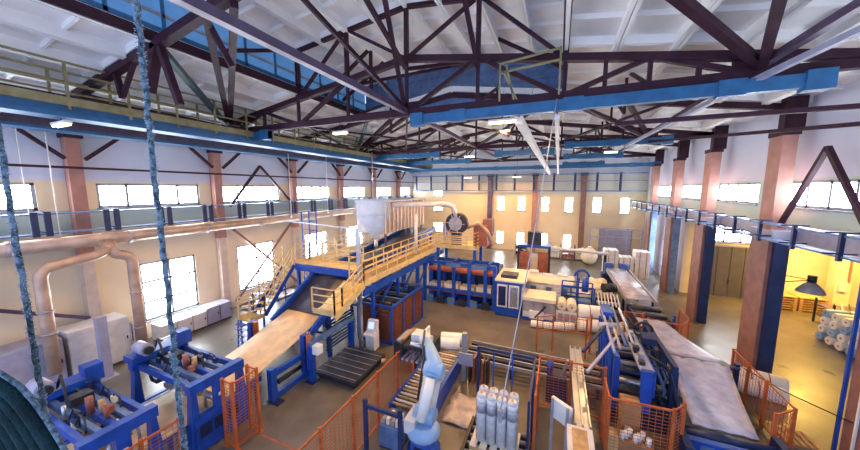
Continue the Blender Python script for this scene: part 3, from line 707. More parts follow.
for k in range(5): MB().box(-14.4, -13.75, 9.2, 9.45, .28+k*.27, .3+k*.27).build('step', 'blue', t)
for x in (-14.42, -13.72): MB().bar((x, 9.3, 0), (x, 9.4, 1.5), .05).build('stringer', 'blue', t)
railing(t, [(-14.5, 9.5, 1.53), (-14.5, 10.3, 1.53), (-14.5, 12.3, 3.75)]); railing(t, [(-13.65, 9.5, 1.53), (-13.65, 10.3, 1.53), (-13.65, 12.2, 3.7)])
t = thing('access_cage', 'blue tubular ladder cage rising beside the yellow platform', 'ladder', (-14.4, 14.2, 0))
for x, y in ((-14.7, 14), (-14.1, 14), (-14.7, 14.6), (-14.1, 14.6)): MB().bar((x, y, 0), (x, y, 6.6), .06).build('upright', 'blue', t)
for k in range(12): MB().bar((-14.7, 14, .5+k*.5), (-14.1, 14, .5+k*.5), .04).build('rung', 'blue', t)
for z in (5.4, 6.0, 6.5): MB().bar((-14.7, 14.6, z), (-14.1, 14.6, z), .05).build('rung', 'blue', t); MB().bar((-14.1, 14, z), (-14.1, 14.6, z), .05).build('rung', 'blue', t)

# extraction hood and duct boxes over the conveyor
t = thing('extraction_hood', 'pale blue see-through funnel hood hanging over the conveyor', 'hood', (-11, 16.5, 3.9))
def frustum(x0, x1, y0, y1, z0, a0, a1, b0, b1, z1):
    mb = MB(); mb._add([(x0, y0, z0), (x1, y0, z0), (x1, y1, z0), (x0, y1, z0), (a0, b0, z1), (a1, b0, z1), (a1, b1, z1), (a0, b1, z1)], [(3, 2, 1, 0), (4, 5, 6, 7), (0, 1, 5, 4), (1, 2, 6, 5), (2, 3, 7, 6), (3, 0, 4, 7)]); return mb
frustum(-11.15, -10.85, 16.5, 16.8, 4.75, -11.7, -10.3, 15.4, 17.3, 6.3).build('funnel', 'hood_sheet', t)
MB().box(-11.7, -10.3, 15.4, 17.3, 6.3, 7.4).build('skirt', 'hood_sheet', t)
MB().cyl((-11, 16.65, 3.9), (-11, 16.65, 4.75), .12, 12).build('outlet', 'silver', t)
MB().tube([(-11, 16.4, 7.4), (-11, 16.4, 10.3)], .03, 6).build('hanger', 'silver', t)
t = thing('duct_box', 'long brown ribbed filter housing behind the hood over the conveyor', 'filter housing', (-11.5, 20, 4.6))
MB().box(-13.2, -11.0, 17.6, 24.4, 4.9, 7.1).build('casing', 'duct_grey', t)
for k in range(12): MB().box(-11.0, -10.9, 17.65+k*.57, 17.75+k*.57, 4.9, 7.1).build('rib', 'column_cream', t)
MB().box(-13.3, -10.85, 17.5, 24.5, 7.1, 7.2).build('roof_plate', 'lilac_grey', t)
for y in (18, 21, 24): MB().bar((-11.1, y, 3.9), (-11.1, y, 4.9), .12).build('leg', 'steel_light', t)
t = thing('white_pipe', 'white pipe that bends down from the roof-level duct to the black fan', 'pipe', (-9, 20.5, 4))
MB().tube([(-8.95, 18.5, 3.5), (-8.95, 18.5, 6.3)], .11, 10).build('stand_pipe', 'machine_white', t)
MB().tube([(-10.6, 18.2, 6.9), (-8.95, 18.5, 6.95), (-7.4, 20.2, 6.95), (-6.9, 20.5, 6.75), (-6.75, 20.6, 6.0)], .17, 10).build('cross_pipe', 'machine_white', t)
t = thing('support_post', 'grey upright post before the guarded machine, holding the walkway conduit', 'post', (-8.3, 11.9, 0))
MB().bar((-8.72, 11.68, 0), (-8.72, 11.68, 6.1), .16).build('post', 'silver', t); MB().bar((-8.72, 11.68, 6.1), (-13.0, 11.3, 6.35), .06).build('conduit', 'silver', t)
MB().box(-8.86, -8.58, 11.5, 11.86, 0, .03).build('base_plate', 'grey', t)

# fan tower behind the press
t = thing('fan_tower', 'yellow-railed tower with a big black round fan above the blue press', 'fan', (-6.7, 21, 2.41))
MB().box(-8.2, -5.2, 20.4, 23, 3.7, 3.85).build('deck', 'yellow', t)
for x in (-8.1, -5.3):
    for y in (20.55, 22.4): MB().bar((x, y, 2.42), (x, y, 3.7), .2).build('leg', 'blue', t)
railing(t, [(-8.2, 20.4, 3.85), (-5.2, 20.4, 3.85), (-5.2, 23, 3.85)], bars_=(.3, .55, .8))
[MB().box(-7.6, -5.8, 20.42, 20.46, 3.9+k*.15, 3.98+k*.15).build('front_slat', 'yellow', t) for k in range(5)]
f = MB().cyl((-6.75, 20.5, 5.5), (-6.75, 21.2, 5.5), .78, 20).build('fan_drum', 'dark', t)
MB().cyl((-6.75, 20.42, 5.5), (-6.75, 20.5, 5.5), .5, 16).build('fan_rim', 'grey', f)
for k in range(6): MB().bar((-6.75, 20.4, 5.5), (-6.75+.7*math.cos(k), 20.4, 5.5+.7*math.sin(k)), .05).build('fan_spoke', 'lilac_grey', f)
MB().box(-7.1, -6.4, 20.6, 21.1, 3.85, 4.8).build('fan_base', 'navy', t)
MB().box(-5.6, -4.6, 21.2, 22.6, 3.85, 5.4).build('gear_case', 'red_brown', t); MB().box(-5.0, -4.3, 21.5, 22.3, 4.6, 5.8).build('motor', 'column_brown', t)
MB().tube([(-6.0, 21, 5.2), (-5.2, 21, 5.6), (-4.6, 21.2, 5.0), (-4.2, 21.4, 4.0)], .14, 10).build('hose', 'duct', t)
for k in range(4): MB().box(-8.0+k*.2, -7.9+k*.2, 21.4, 21.6, 3.85, 5.4-.2*k).build('conduit', 'lilac_grey', t)

# blue press with orange shelves
t = thing('stacking_press', 'big blue frame press with orange shelves and white sheets beyond the open floor', 'press', (-6, 20, 0))
for x in (-8.6, -7.5, -6.4, -5.3, -4.2, -3.6):
    for y in (19.2, 20.3): MB().box(x-.11, x+.11, y-.1, y+.1, 0, 3.0).build('post', 'blue', t)
for y in (19.2, 20.3):
    for z in (.2, 1.0, 2.9): MB().box(-8.7, -3.5, y-.09, y+.09, z-.1, z+.1).build('beam', 'blue', t)
for x in (-8.0, -6.4, -5.3, -4.0): MB().box(x-.08, x+.08, 19.2, 20.3, 2.95, 3.1).build('top_member', 'blue', t)
for z in (2.25, .72): MB().box(-8.4, -3.7, 19.35, 20.2, z, z+.16).build('orange_shelf', 'orange', t)
for k in range(4): MB().box(-8.3+k*1.15, -7.3+k*1.15, 19.3, 20.1, .9, 1.3+.1*(k % 2)).build('white_stack', 'cream', t)
MB().box(-8.6, -3.6, 20.4, 22.5, 0, 2.4).build('rear_body', 'navy', t)
for x in (-6.4, -4.6): MB().box(x-.5, x+.5, 18.95, 19.1, 2.7, 2.95).build('front_hoop', 'blue_grey', t)
for k in range(6): MB().box(-8.4+k*.8, -7.9+k*.8, 19.0, 19.15, .0, .5).build('drive_unit', 'dark' if k % 2 else 'blue_grey', t)

t = thing('enclosure_cabinet', 'blue cabinet with white-framed glass doors right of the press', 'cabinet', (-2.7, 19, 0))
MB().box(-3.4, -1.9, 18.6, 20.4, .05, 2.2).build('body', 'blue', t); MB().box(-3.4, -1.9, 18.6, 20.4, 0, .05).build('plinth', 'dark', t)
for k in range(2):
    d = MB().box(-3.3+k*.72, -2.68+k*.72, 18.54, 18.6, .6, 2.05).build('door', 'machine_white', t)
    MB().box(-3.22+k*.72, -2.76+k*.72, 18.52, 18.54, .7, 1.95).build('glass', 'clear_glass' if k else 'navy', d)
d = MB().box(-1.9, -1.84, 18.7, 19.6, .4, 1.9).build('door', 'blue_grey', t); MB().box(-1.84, -1.83, 18.8, 19.5, .9, 1.8).build('glass', 'machine_white', d)
MB().box(-3.5, -1.6, 18.7, 21.8, 2.2, 2.3).build('top', 'cream', t); MB().box(-3.2, -2.2, 19.2, 20.2, 2.3, 2.5).build('vent', 'dark', t)

t = thing('sealing_machine', 'white machine with smoked side windows and blue base at the far side of the floor', 'machine', (-.8, 19.3, 0))
MB().box(-1.75, .1, 18.5, 20.0, 0, .22).build('base', 'blue', t); MB().box(-1.7, .05, 18.55, 19.95, .22, .6).build('lower_body', 'machine_white', t)
for k in range(3): MB().box(-1.6+k*.56, -1.12+k*.56, 18.5, 18.55, .68, 1.25).build('window', 'duct_grey', t)
MB().box(-1.72, .08, 18.55, 20.0, .6, 1.3).build('body', 'grey', t); MB().box(-1.8, .15, 18.4, 20.1, 1.3, 1.5).build('lid', 'cream', t)
MB().bar((-1.0, 18.35, .3), (-.4, 18.3, 1.1), .1).build('lever', 'dark', t)
MB().box(-1.3, -.5, 18.3, 18.5, .25, .7).build('drawer', 'white', t)

t = thing('packing_conveyor', 'long white packing line behind the sealing machine, with slotted side', 'conveyor', (-1, 22.5, 0))
MB().box(-2.6, 1.0, 21.6, 23.0, .9, 1.45).build('body', 'machine_white', t)
for k in range(7): MB().box(-2.5+k*.5, -2.15+k*.5, 21.54, 21.6, .95, 1.3).build('side_panel', 'white' if k % 2 else 'blue_grey', t)
for x in (-2.4, -.8, .8):
    for y in (21.8, 22.8): MB().box(x-.06, x+.06, y-.06, y+.06, 0, .9).build('leg', 'blue', t)
MB().sheet([[(-2.8, 21.56, 1.5), (-2.8, 23.2, 1.62)], [(-.8, 21.56, 1.56), (-.8, 23.2, 1.75)], [(1.2, 21.56, 1.5), (1.2, 23.2, 1.6)]], .05).build('cover', 'cream', t)
t = thing('packing_conveyor', 'second pale packing table farther back beside the amber tower', 'conveyor', (-2, 25, 0))
MB().box(-4.2, 1.4, 24.3, 25.4, .85, 1.2).build('body', 'cream', t)
for x in (-4, -1.4, 1.2):
    for y in (24.4, 25.3): MB().box(x-.06, x+.06, y-.06, y+.06, 0, .85).build('leg', 'grey', t)
for k in range(5): MB().box(-4+k*1.05, -3.3+k*1.05, 24.5, 25.2, 1.2, 1.32+.1*(k % 3)).build('white_pile', 'white', t)

t = thing('amber_tower', 'blue-topped tower with amber side panels before the far wall', 'machine', (-1.7, 27.5, 0))
for x in (-3, -.5):
    for y in (26.8, 28.4): MB().box(x-.08, x+.08, y-.08, y+.08, 0, 3.0).build('post', 'dark', t)
    MB().box(x-.02, x+.02, 26.85, 28.35, .9, 2.7).build('amber_panel', 'amber_glass', t)
for k in range(2): MB().box(-2.9+k*1.5, -2.0+k*1.5, 26.75, 26.79, .9, 2.6).build('amber_panel', 'red_brown', t)
MB().box(-3.1, -.4, 26.7, 28.5, 3.0, 3.2).build('top', 'blue', t); MB().box(-3.1, -.4, 26.7, 28.5, 0, .7).build('base', 'navy', t)
MB().box(-2.3, -1.2, 27, 28, 3.2, 4.3).build('hopper', 'dark', t); MB().box(-2.1, -1.4, 27, 28, 1.0, 2.2).build('core', 'cream', t)

# ------------------------------------------------------------------ white rolls
def roll_mesh(r, ln, core=True):
    mb = MB().tube([(0, 0, r), (ln, 0, r)], r, 16)
    return mb
def lying_roll(x, y, z, r, ln, rz, lab, group, m='white', bands=2):
    t = thing('wrapped_roll', lab, 'roll', (x, y, z), group)
    t.rotation_euler = (0, 0, 0)
    c, s = math.cos(rz), math.sin(rz)
    p = lambda d: (x+c*d, y+s*d, z+r)
    MB().tube([p(-ln/2), p(-ln/2+.03), p(ln/2-.03), p(ln/2)], [r*.9, r, r, r*.9], 16).build('body', m, t)
    for k in range(bands):
        d = -ln/2+ln*(k+1)/(bands+1); MB().cyl(p(d-.02), p(d+.02), r+.008, 16).build('strap', 'red_brown', t)
    MB().cyl(p(-ln/2-.01), p(-ln/2+.02), r*.25, 10).build('core_end', 'carton', t)
    return t
G = 'white rolls lying on the floor'
lying_roll(2.2, 18.4, 0, .36, 1.7, .12, 'white strapped roll lying on the floor at the near right of the roll pile', G)
lying_roll(2.2, 19.15, 0, .36, 1.7, .1, 'white strapped roll on the floor behind the near one of the roll pile', G)
lying_roll(2.2, 18.8, .66, .36, 1.7, .1, 'white strapped roll topmost on the pile of lying rolls', G)
lying_roll(.6, 18.0, 0, .22, 1.1, .3, 'thin white roll lying left of the roll pile', G, bands=1)
lying_roll(-.5, 17.75, 0, .2, 1.3, .05, 'thin white roll in front of the sealing machine', G, bands=1)
lying_roll(3.45, 18.6, 0, .33, .7, .7, 'short cream roll end beside the orange fence at the pile', G, 'cream', 1)
t = thing('cream_rolls_cart', 'cart with a slotted white base below two cream rolls', 'cart', (.75, 19.2, 0))
MB().box(.2, 1.3, 18.7, 19.7, .1, .85).build('base', 'machine_white', t)
for k in range(3): MB().box(.3+k*.34, .56+k*.34, 18.66, 18.7, .25, .7).build('slot_panel', 'grey', t)
for x in (.3, 1.2):
    for y in (18.8, 19.6): MB().cyl((x-.03, y, .06), (x+.03, y, .06), .06, 10).build('wheel', 'dark', t)
for k in range(2):
    tt = lying_roll(.48+k*.54, 19.2, .85, .27, 1.0, math.pi/2, ['left cream roll lying on the slotted cart', 'right cream roll lying on the slotted cart'][k], 'cream rolls on the cart', 'cream', 0)
lying_roll(7.75, 15.55, 0, .36, 1.5, -.25, 'white wrapped bale at the foot of the big brown column, nearer the fence', 'bales at the column foot', bands=2)
lying_roll(7.45, 14.9, 0, .3, 1.5, -.3, 'lower white bale with a dark strap lying before the big brown column', 'bales at the column foot', bands=1)

# blue operator stand in the middle
t = thing('winding_stand', 'blue tubular stand with an upright blue motor among the white rolls', 'machine', (1.2, 21, 0))
for x, y in ((.5, 20.4), (1.4, 20.4), (2.3, 20.4), (.5, 21.5), (1.4, 21.5), (2.3, 21.5)): MB().bar((x, y, 0), (x, y, 1.9 if x != 1.4 else 2.5), .09).build('post', 'blue', t)
for z in (.9, 1.5, 1.9): MB().bar((.5, 20.4, z), (2.3, 20.4, z), .07).build('rail', 'blue', t); MB().bar((.5, 21.5, z), (2.3, 21.5, z), .07).build('rail', 'blue', t)
MB().cyl((1.8, 20.6, 1.6), (1.8, 20.6, 2.5), .2, 12).build('motor', 'blue', t)
MB().tube(arc((1.6, 20.8, 2.5), .4, 0, math.pi, 8, (1, 0, 0), (0, 0, 1)), .08, 8).build('hoop', 'blue', t)
MB().box(.6, 2.2, 20.6, 21.4, .0, .9).build('base', 'navy', t)

# heap of cream waste + shredder behind
h = MB()
for k in range(26):
    x = random.uniform(1.9, 3.5); y = random.uniform(23.1, 26.0); z = random.uniform(.2, .6)+max(0, 1.0-abs(x-2.8))*.7
    h.blob((x, y, z), (random.uniform(.3, .5), random.uniform(.3, .5), random.uniform(.25, .4)), 8, 6, .12)
hp = tag(h.build('foam_scrap_heap', 'cream'), 'heap of crumpled cream foam scrap among the machines at centre right', 'scrap heap'); hp['kind'] = 'stuff'
t = thing('slitting_machine', 'machine of dark rollers and pale slats beside the scrap heap', 'machine', (3.2, 20.5, 0))
MB().box(2.5, 3.8, 19.9, 22.0, 0, .7).build('base', 'dark', t)
for k in range(7): MB().bar((2.55+k*.18, 20.0, 1.05), (2.65+k*.18, 21.8, 1.25), .06).build('slat', 'machine_white', t)
for k in range(3): MB().cyl((2.5, 20.3+k*.6, .9), (3.8, 20.3+k*.6, .9), .13, 10).build('roller', ['dark', 'silver', 'dark'][k], t)
MB().cyl((3.0, 22.2, 1.5), (3.7, 22.5, 1.5), .3, 12).build('reel', 'dark', t); MB().bar((3.4, 22.3, 0), (3.4, 22.3, 1.5), .14).build('reel_post', 'machine_white', t)

t = thing('film_line', 'long sloping grey film conveyor in the right background with blue motors at its end', 'conveyor', (4.7, 23, 0))
MB().sheet([[(3.9, 27.8, 1.6), (5.2, 27.8, 1.6)], [(4.1, 24, 1.5), (5.4, 24, 1.5)], [(4.25, 21.2, 1.3), (5.55, 21.2, 1.3)]], .04).build('film', 'film', t)
for x in (3.9, 5.45):
    MB().bar((x, 27.8, 1.45), (x+.3, 21.3, 1.15), .12, .25).build('side_rail', 'lilac_grey', t)
    for y in (22, 25, 27.6): MB().bar((x+(27.8-y)*.044, y, 0), (x+(27.8-y)*.044, y, 1.0), .12).build('leg', 'navy', t)
for x in (3.8, 4.9): MB().cyl((x, 28.2, 1.5), (x+.6, 28.2, 1.5), .45, 12).build('motor', 'blue', t)
MB().box(3.6, 5.6, 27.8, 28.6, 0, 1.05).build('motor_base', 'navy', t)
for k, x in enumerate((5.9, 6.05)): MB().bar((x, 19.0+k*.4, 0), (x, 19.0+k*.4, 1.2), .1).build('end_post', 'blue', t)

# stacks of white bales before the shutter door
k = 0
for ix in range(3):
    for iz in range(4):
        x0 = 4.2+ix*1.22; n = 4 if ix == 2 else 3+(ix == 0)
        if iz >= n: continue
        o = thing('bale', 'white wrapped bale, %s from the floor in the %s stack before the shutter door' % (['bottom', 'second', 'third', 'fourth'][iz], ['left', 'middle', 'right'][ix]), 'bale', (x0+.55, 32.2, iz*.6), 'bales before the shutter door')
        MB().prism([(x0, iz*.6+.05), (x0+.06, iz*.6), (x0+1.06, iz*.6), (x0+1.12, iz*.6+.05), (x0+1.12, iz*.6+.53), (x0+1.06, iz*.6+.58), (x0+.06, iz*.6+.58), (x0, iz*.6+.53)], 1, 31.6, 33.0).build('body', 'white', o)
        for q in range(2): MB().box(x0+.3+q*.5, x0+.34+q*.5, 31.58, 33.02, iz*.6, iz*.6+.59).build('strap', 'red_brown', o)
t = thing('cylinder_bag', 'round cream sack standing by the far pilaster', 'sack', (3.3, 35.5, 0))
MB().blob((3.3, 35.5, .9), (.8, .8, .9), 12, 8, .03).build('bag', 'cream', t); MB().cyl((3.3, 35.5, 1.7), (3.3, 35.5, 1.95), .2, 10).build('neck', 'cream', t)
t = thing('pipe_stand', 'dark post carrying a white pipe to the left, right of the pilaster', 'post', (4.1, 30.5, 0))
MB().bar((4.1, 30.5, 0), (4.1, 30.5, 2.1), .22).build('post', 'dark', t); MB().tube([(4.4, 30.5, 2.2), (1.6, 30.5, 2.35), (-1.5, 30.5, 2.45)], .13, 8).build('pipe', 'white', t)
for k, (x, m, lab) in enumerate(((1.3, 'red_brown', 'low stack of reddish goods under the far small windows'), (-.2, 'white', 'white wrapped goods under the far small windows'), (-3.9, 'dark', 'dark shelving of goods at the left under the far windows'), (2.66, 'cream', 'pale crates on a rack beside the brown pilaster'))):
    t = thing('goods_rack', lab, 'rack', (x, 37.5, 0))
    for xx in (x-.65, x+.65):
        for y in (37, 38): MB().bar((xx, y, 0), (xx, y, 1.6), .06).build('upright', 'steel_light', t)
    for z in (.1, .8): MB().box(x-.65, x+.65, 37, 38, z, z+.06).build('shelf', 'grey', t)
    for q in range(4): MB().box(x-.6+.31*(q % 4), x-.33+.31*(q % 4), 37.1, 37.9, .86, 1.15+.1*(q % 3)).build('pack', m, t); MB().box(x-.6+.31*(q % 4), x-.33+.31*(q % 4), 37.1, 37.9, .16, .55+.07*(q % 3)).build('pack', m, t)

t = thing('door_guard', 'grey pipe frame standing around the big shutter door of the far wall', 'frame', (6, 38.6, 0))
for x in (3.5, 5.2, 7.2, 8.5): MB().bar((x, 38.6, 0), (x, 38.6, 3.6), .12).build('upright', 'lilac_grey', t)
for z in (2.6, 3.6): MB().bar((3.5, 38.6, z), (8.5, 38.6, z), .12).build('crossbar', 'lilac_grey', t)
# ------------------------------------------------------------------ fences
def fence(lab, pts, h=1.9, step=1.3, mesh=True, m='orange', z0=.12):
    t = thing('safety_fence', lab, 'fence', (*pts[0], 0), 'orange safety fences')
    first = True
    for a, b in zip(pts, pts[1:]):
        a = V((*a, 0)); b = V((*b, 0)); n = max(1, round((b-a).length/step))
        for i in range(n+1):
            if i == 0 and not first: continue
            p = a+(b-a)*i/n; MB().bar(p, p+V((0, 0, h+.06)), .075).build('post', m, t)
            MB().box(p.x-.08, p.x+.08, p.y-.08, p.y+.08, 0, .015).build('foot', m, t)
        first = False
        for i in range(n):
            p = a+(b-a)*(i+.02)/n; q = a+(b-a)*(i+.98)/n
            for z in (z0, h): MB().bar(p+V((0, 0, z)), q+V((0, 0, z)), .04).build('rail', m, t)
            wm = MB(); z = z0+.1
            while z < h: wm.bar(p+V((0, 0, z)), q+V((0, 0, z)), .010); z += .105
            k = 1; L = (q-p).length
            while k*.16 < L: c = p+(q-p)*(k*.16/L); wm.bar(c+V((0, 0, z0)), c+V((0, 0, h)), .009); k += 1
            wm.build('wire_mesh', 'wire_orange', t, 'stuff')
    return t
fence('orange mesh fence running along the open floor left of the robot', [(-5.3, 4.0), (-5.2, 10.4)], 1.95, 1.28)
fence('small orange cage at the end of the second blue frame machine', [(-9.2, 5.35), (-8.75, 5.35), (-8.75, 6.15), (-9.2, 6.15)], 2.2, 1)
fence('orange fence piece low in front of the front-most blue machine', [(-9.3, 2.6), (-9.25, 4.2)], 1.75, .8)
fence('orange fence between the pallet of rolls and the steel chute, beside the rail conveyor', [(-.35, 8.7), (-.35, 11.0), (1.75, 11.1)], 1.95, 1.1)
fence('row of orange fence beyond the rail conveyor, by the white rolls', [(-.65, 14.7), (.05, 15.2), (1.5, 15.2), (1.75, 15.9)], 1.9, 1.4, z0=1.2)
fence('orange cage around the cartons at the bottom right', [(1.65, 10.4), (1.65, 9.5), (3.2, 9.6), (3.55, 10.0)], 1.95, 1.6)
fence('orange fence along the right side of the grey film by the bales', [(6.75, 15.2), (6.7, 13.0), (6.65, 11.6), (6.0, 11.1)], 1.6, 1.2)
fence('orange fence in the background before the second brown column', [(4.4, 17.4), (5.6, 17.0), (6.2, 18.0), (6.3, 19.6)], 1.6, 1.2)
fence('tall orange fence at the back of the blue winder', [(2.6, 17.0), (4.1, 17.1)], 1.9, .75)

# ------------------------------------------------------------------ conveyors in the middle
t = thing('roller_conveyor', 'roller conveyor with blue sides beside the robot', 'conveyor', (-4.4, 11, 0))
for x in (-5.05, -3.75): MB().box(x-.05, x+.05, 8.3, 13.4, .4, .62).build('side_rail', 'blue', t)
for y in (8.6, 10.9, 13.1):
    for x in (-5.05, -3.75): MB().box(x-.05, x+.05, y-.05, y+.05, 0, .4).build('leg', 'blue', t)
k = 0
while 8.4+k*.19 < 13.35: MB().cyl((-5.0, 8.4+k*.19, .58), (-3.8, 8.4+k*.19, .58), .045, 8).build('roller', 'cream' if k % 2 else 'wood', t); k += 1
MB().box(-3.66, -3.6, 8.3, 12.4, .05, .75).build('side_guard', 'blue', t)
t = thing('rail_conveyor', 'dark chain conveyor of parallel rails crossing behind the pallet of rolls', 'conveyor', (-.6, 13, 0))
for k in range(7): MB().box(-3.55, 1.88, 12.2+k*.25, 12.28+k*.25, .45, .58).build('rail', 'dark' if k % 2 else 'grey', t)
for x in (-3.3, -1.5, .3, 1.7): MB().box(x-.06, x+.06, 12.15, 13.85, .3, .45).build('cross_member', 'navy', t); MB().box(x-.05, x+.05, 12.2, 12.3, 0, .3).build('leg', 'navy', t); MB().box(x-.05, x+.05, 13.7, 13.8, 0, .3).build('leg', 'navy', t)
lying_roll(-4.35, 13.0, .63, .26, 1.15, .25, 'white roll resting at the far end of the roller conveyor, nearer the camera', 'rolls on the roller conveyor', bands=0)
lying_roll(-4.45, 12.45, .63, .25, 1.15, .2, 'white roll on the roller conveyor in front of the far one', 'rolls on the roller conveyor', bands=0)
t = thing('transfer_unit', 'small dark blue drive unit on the rail conveyor behind the chute', 'machine', (.2, 12.2, 0))
MB().box(-.1, .6, 11.4, 12.1, 0, 1.0).build('body', 'navy', t); MB().cyl((.0, 11.7, 1.0), (.0, 11.7, 1.5), .12, 10).build('motor', 'blue', t); MB().bar((.4, 11.6, 1.0), (.6, 11.6, 1.7), .08).build('arm', 'silver', t)
t = thing('pusher_frame', 'grey upright pusher plate on brown frame beside the roller conveyor end', 'machine', (-3.2, 11.5, 0))
MB().box(-3.4, -3.2, 11.3, 11.5, 0, 2.1).build('mast', 'grey', t); MB().box(-3.5, -2.9, 11.2, 11.28, 0.8, 1.3).build('plate', 'lilac_grey', t)
for k in range(5): MB().box(-3.1+.18*k, -3.02+.18*k, 11.3, 11.7, 0, 1.0+.12*(k % 3)).build('guide', 'red_brown' if k % 2 else 'dark', t)

# pallet with wrapped standing rolls
t = thing('pallet', 'wooden pallet under the standing white rolls', 'pallet', (-1.4, 8.35, .3))
for k in range(5): MB().box(-2.1+k*.29, -1.9+k*.29, 7.9, 8.9, .42, .46).build('deck_board', 'cream', t)
for y in (7.92, 8.36, 8.8): MB().box(-2.1, -.74, y-.05, y+.05, .30, .42).build('runner', 'wood', t)
t = thing('pallet_conveyor', 'short black roller section carrying the pallet', 'conveyor', (-1.4, 8.2, 0))
for x in (-2.3, -.5): MB().box(x-.05, x+.05, 6.8, 9.2, .1, .32).build('side_rail', 'dark', t)
k = 0
while 6.9+k*.16 < 9.2: MB().cyl((-2.25, 6.9+k*.16, .24), (-.55, 6.9+k*.16, .24), .05, 8).build('roller', 'dark' if k % 2 else 'grey', t); k += 1
for x in (-2.3, -.5):
    for y in (7.0, 9.0): MB().box(x-.05, x+.05, y-.05, y+.05, 0, .1).build('leg', 'dark', t)
for j in range(2):
    for i in range(4):
        x = -1.84+i*.30; y = 8.25+j*.31
        t = thing('standing_roll', '%s standing white roll in the %s row on the pallet, counted from the left' % (ORD[i], ['front', 'back'][j]), 'roll', (x, y, .46), 'standing rolls on the pallet')
        MB().tube([(x, y, .46), (x, y, 1.87), (x, y, 1.93), (x, y, 1.96)], [.148, .148, .13, .08], 14).build('body', 'wrap', t)
        MB().cyl((x, y, 1.38), (x, y, 1.62), .1495, 14).build('dark_band', 'grey', t)
        MB().cyl((x, y, 1.68), (x, y, 1.86), .1495, 14).build('white_cap', 'white', t)
        MB().cyl((x, y, 1.94), (x, y, 1.975), .045, 10).build('core', 'wood', t)
t = thing('gate_frame', 'tall dark blue portal frame around the pallet of rolls', 'frame', (-1.4, 9.1, 0))
for x in (-2.2, -.45): MB().box(x-.04, x+.04, 9.26, 9.34, 0, 2.75).build('post', 'navy', t)
MB().box(-2.24, -.4, 9.26, 9.34, 2.75, 2.83).build('lintel', 'navy', t)
MB().box(-.46, -.4, 7.2, 7.27, 0, 2.75).build('post', 'navy', t); MB().box(-.46, -.4, 7.2, 9.34, 2.75, 2.82).build('side_beam', 'navy', t)
for x in (-1.7, -1.1): MB().bar((x, 9.3, 0), (x, 9.3, 2.76), .04).build('rod', 'blue', t)
t = thing('gate_frame', 'low dark blue frame standing in front of the robot', 'frame', (-4, 6.4, 0))
for x in (-4.7, -3.6): MB().box(x-.05, x+.05, 6.35, 6.45, 0, 2.2).build('post', 'navy', t)
MB().box(-4.75, -3.55, 6.36, 6.44, 1.95, 2.05).build('crossbar', 'navy', t)
rows = [[(-3.4+.22*j+.05*math.sin(i*2+j), 8.9+.22*i, .02+.07*abs(math.sin(i*1.7+j*2.3))) for j in range(6)] for i in range(8)]
tag(MB().sheet(rows, .015).build('plastic_sheet', 'plastic_sheet'), 'crumpled pale plastic sheet lying on the floor between robot and pallet', 'plastic sheet')

# ------------------------------------------------------------------ robot
t = thing('robot_arm', 'white and pale blue palletising robot arm on a blue pedestal, gripper raised', 'robot', (-3.45, 7.6, 0))
bx, by = -3.45, 7.6
MB().tube([(bx, by, 0), (bx, by, .08), (bx, by, .08), (bx, by, .62)], [.55, .55, .45, .42], 8).build('pedestal', 'blue', t)
MB().box(bx-.12, bx+.12, by-.46, by-.40, .2, .45).build('socket_panel', 'navy', t)
MB().tube([(bx, by, .62), (bx, by, .72), (bx, by, .98)], [.5, .52, .36], 16).build('turntable', 'pale_blue', t)
MB().box(bx-.5, bx-.15, by-.35, by+.35, .72, 1.15).build('counter_housing', 'machine_white', t)
S = V((bx, by+.1, 1.15)); E_ = V((bx+.12, by+.55, 2.35)); Wp = V((-4.05, 9.15, 2.75)); 
MB().cyl(S+V((-.32, 0, 0)), S+V((.32, 0, 0)), .25, 14).build('shoulder_joint', 'pale_blue', t)
for s in (-.16, .16): MB().bar(S+V((s, 0, 0)), E_+V((s, 0, 0)), .10, .3).build('upper_arm', 'machine_white', t)
MB().cyl(S+V((.0, -.3, 0)), E_+V((.0, -.25, -.1)), .15, 14).build('balancer', 'white', t)
MB().cyl(E_+V((-.3, 0, 0)), E_+V((.3, 0, 0)), .24, 14).build('elbow_joint', 'pale_blue', t)
MB().tube([E_+V((0, -.2, -.05)), E_+V((0, .1, .1)), (E_+Wp)/2+V((0, 0, .12)), Wp], [.20, .26, .21, .15], 14).build('forearm', 'pale_blue', t)
MB().cyl(Wp+V((-.2, 0, 0)), Wp+V((.2, 0, 0)), .17, 14).build('wrist_joint', 'machine_white', t)
MB().cyl(Wp, Wp+V((-.1, .25, -.35)), .12, 12).build('wrist', 'machine_white', t)
MB().tube([S+V((-.3, .1, .3)), E_+V((-.4, .1, .2)), (E_+Wp)/2+V((-.25, 0, .35)), Wp+V((-.1, .1, .25))], .04, 6).build('cable_hose', 'dark', t)
gx, gy, gz = -4.45, 9.45, 2.15
g = MB().box(gx-.55, gx+.5, gy-.4, gy+.75, gz+.12, gz+.24).build('gripper', 'dark', t)
for k in range(6): MB().box(gx-.5+k*.19, gx-.43+k*.19, gy-.5, gy+.75, gz-.28, gz-.2).build('gripper_tine', 'lilac_grey', g)
MB().box(gx-.58, gx-.5, gy-.45, gy+.75, gz-.3, gz+.3).build('gripper_side', 'dark', g); MB().box(gx+.46, gx+.54, gy-.45, gy+.75, gz-.3, gz+.3).build('gripper_side', 'dark', g)
MB().box(gx-.35, gx+.1, gy, gy+.5, gz+.24, gz+.5).build('valve_block', 'machine_white', g); MB().cyl((gx+.25, gy+.1, gz+.24), (gx+.25, gy+.1, gz+.6), .12, 10).build('gripper_motor', 'machine_white', g)
MB().cyl((gx-.2, gy-.3, gz+.3), (gx+.3, gy-.3, gz+.3), .1, 10).build('cross_cylinder', 'silver', g)
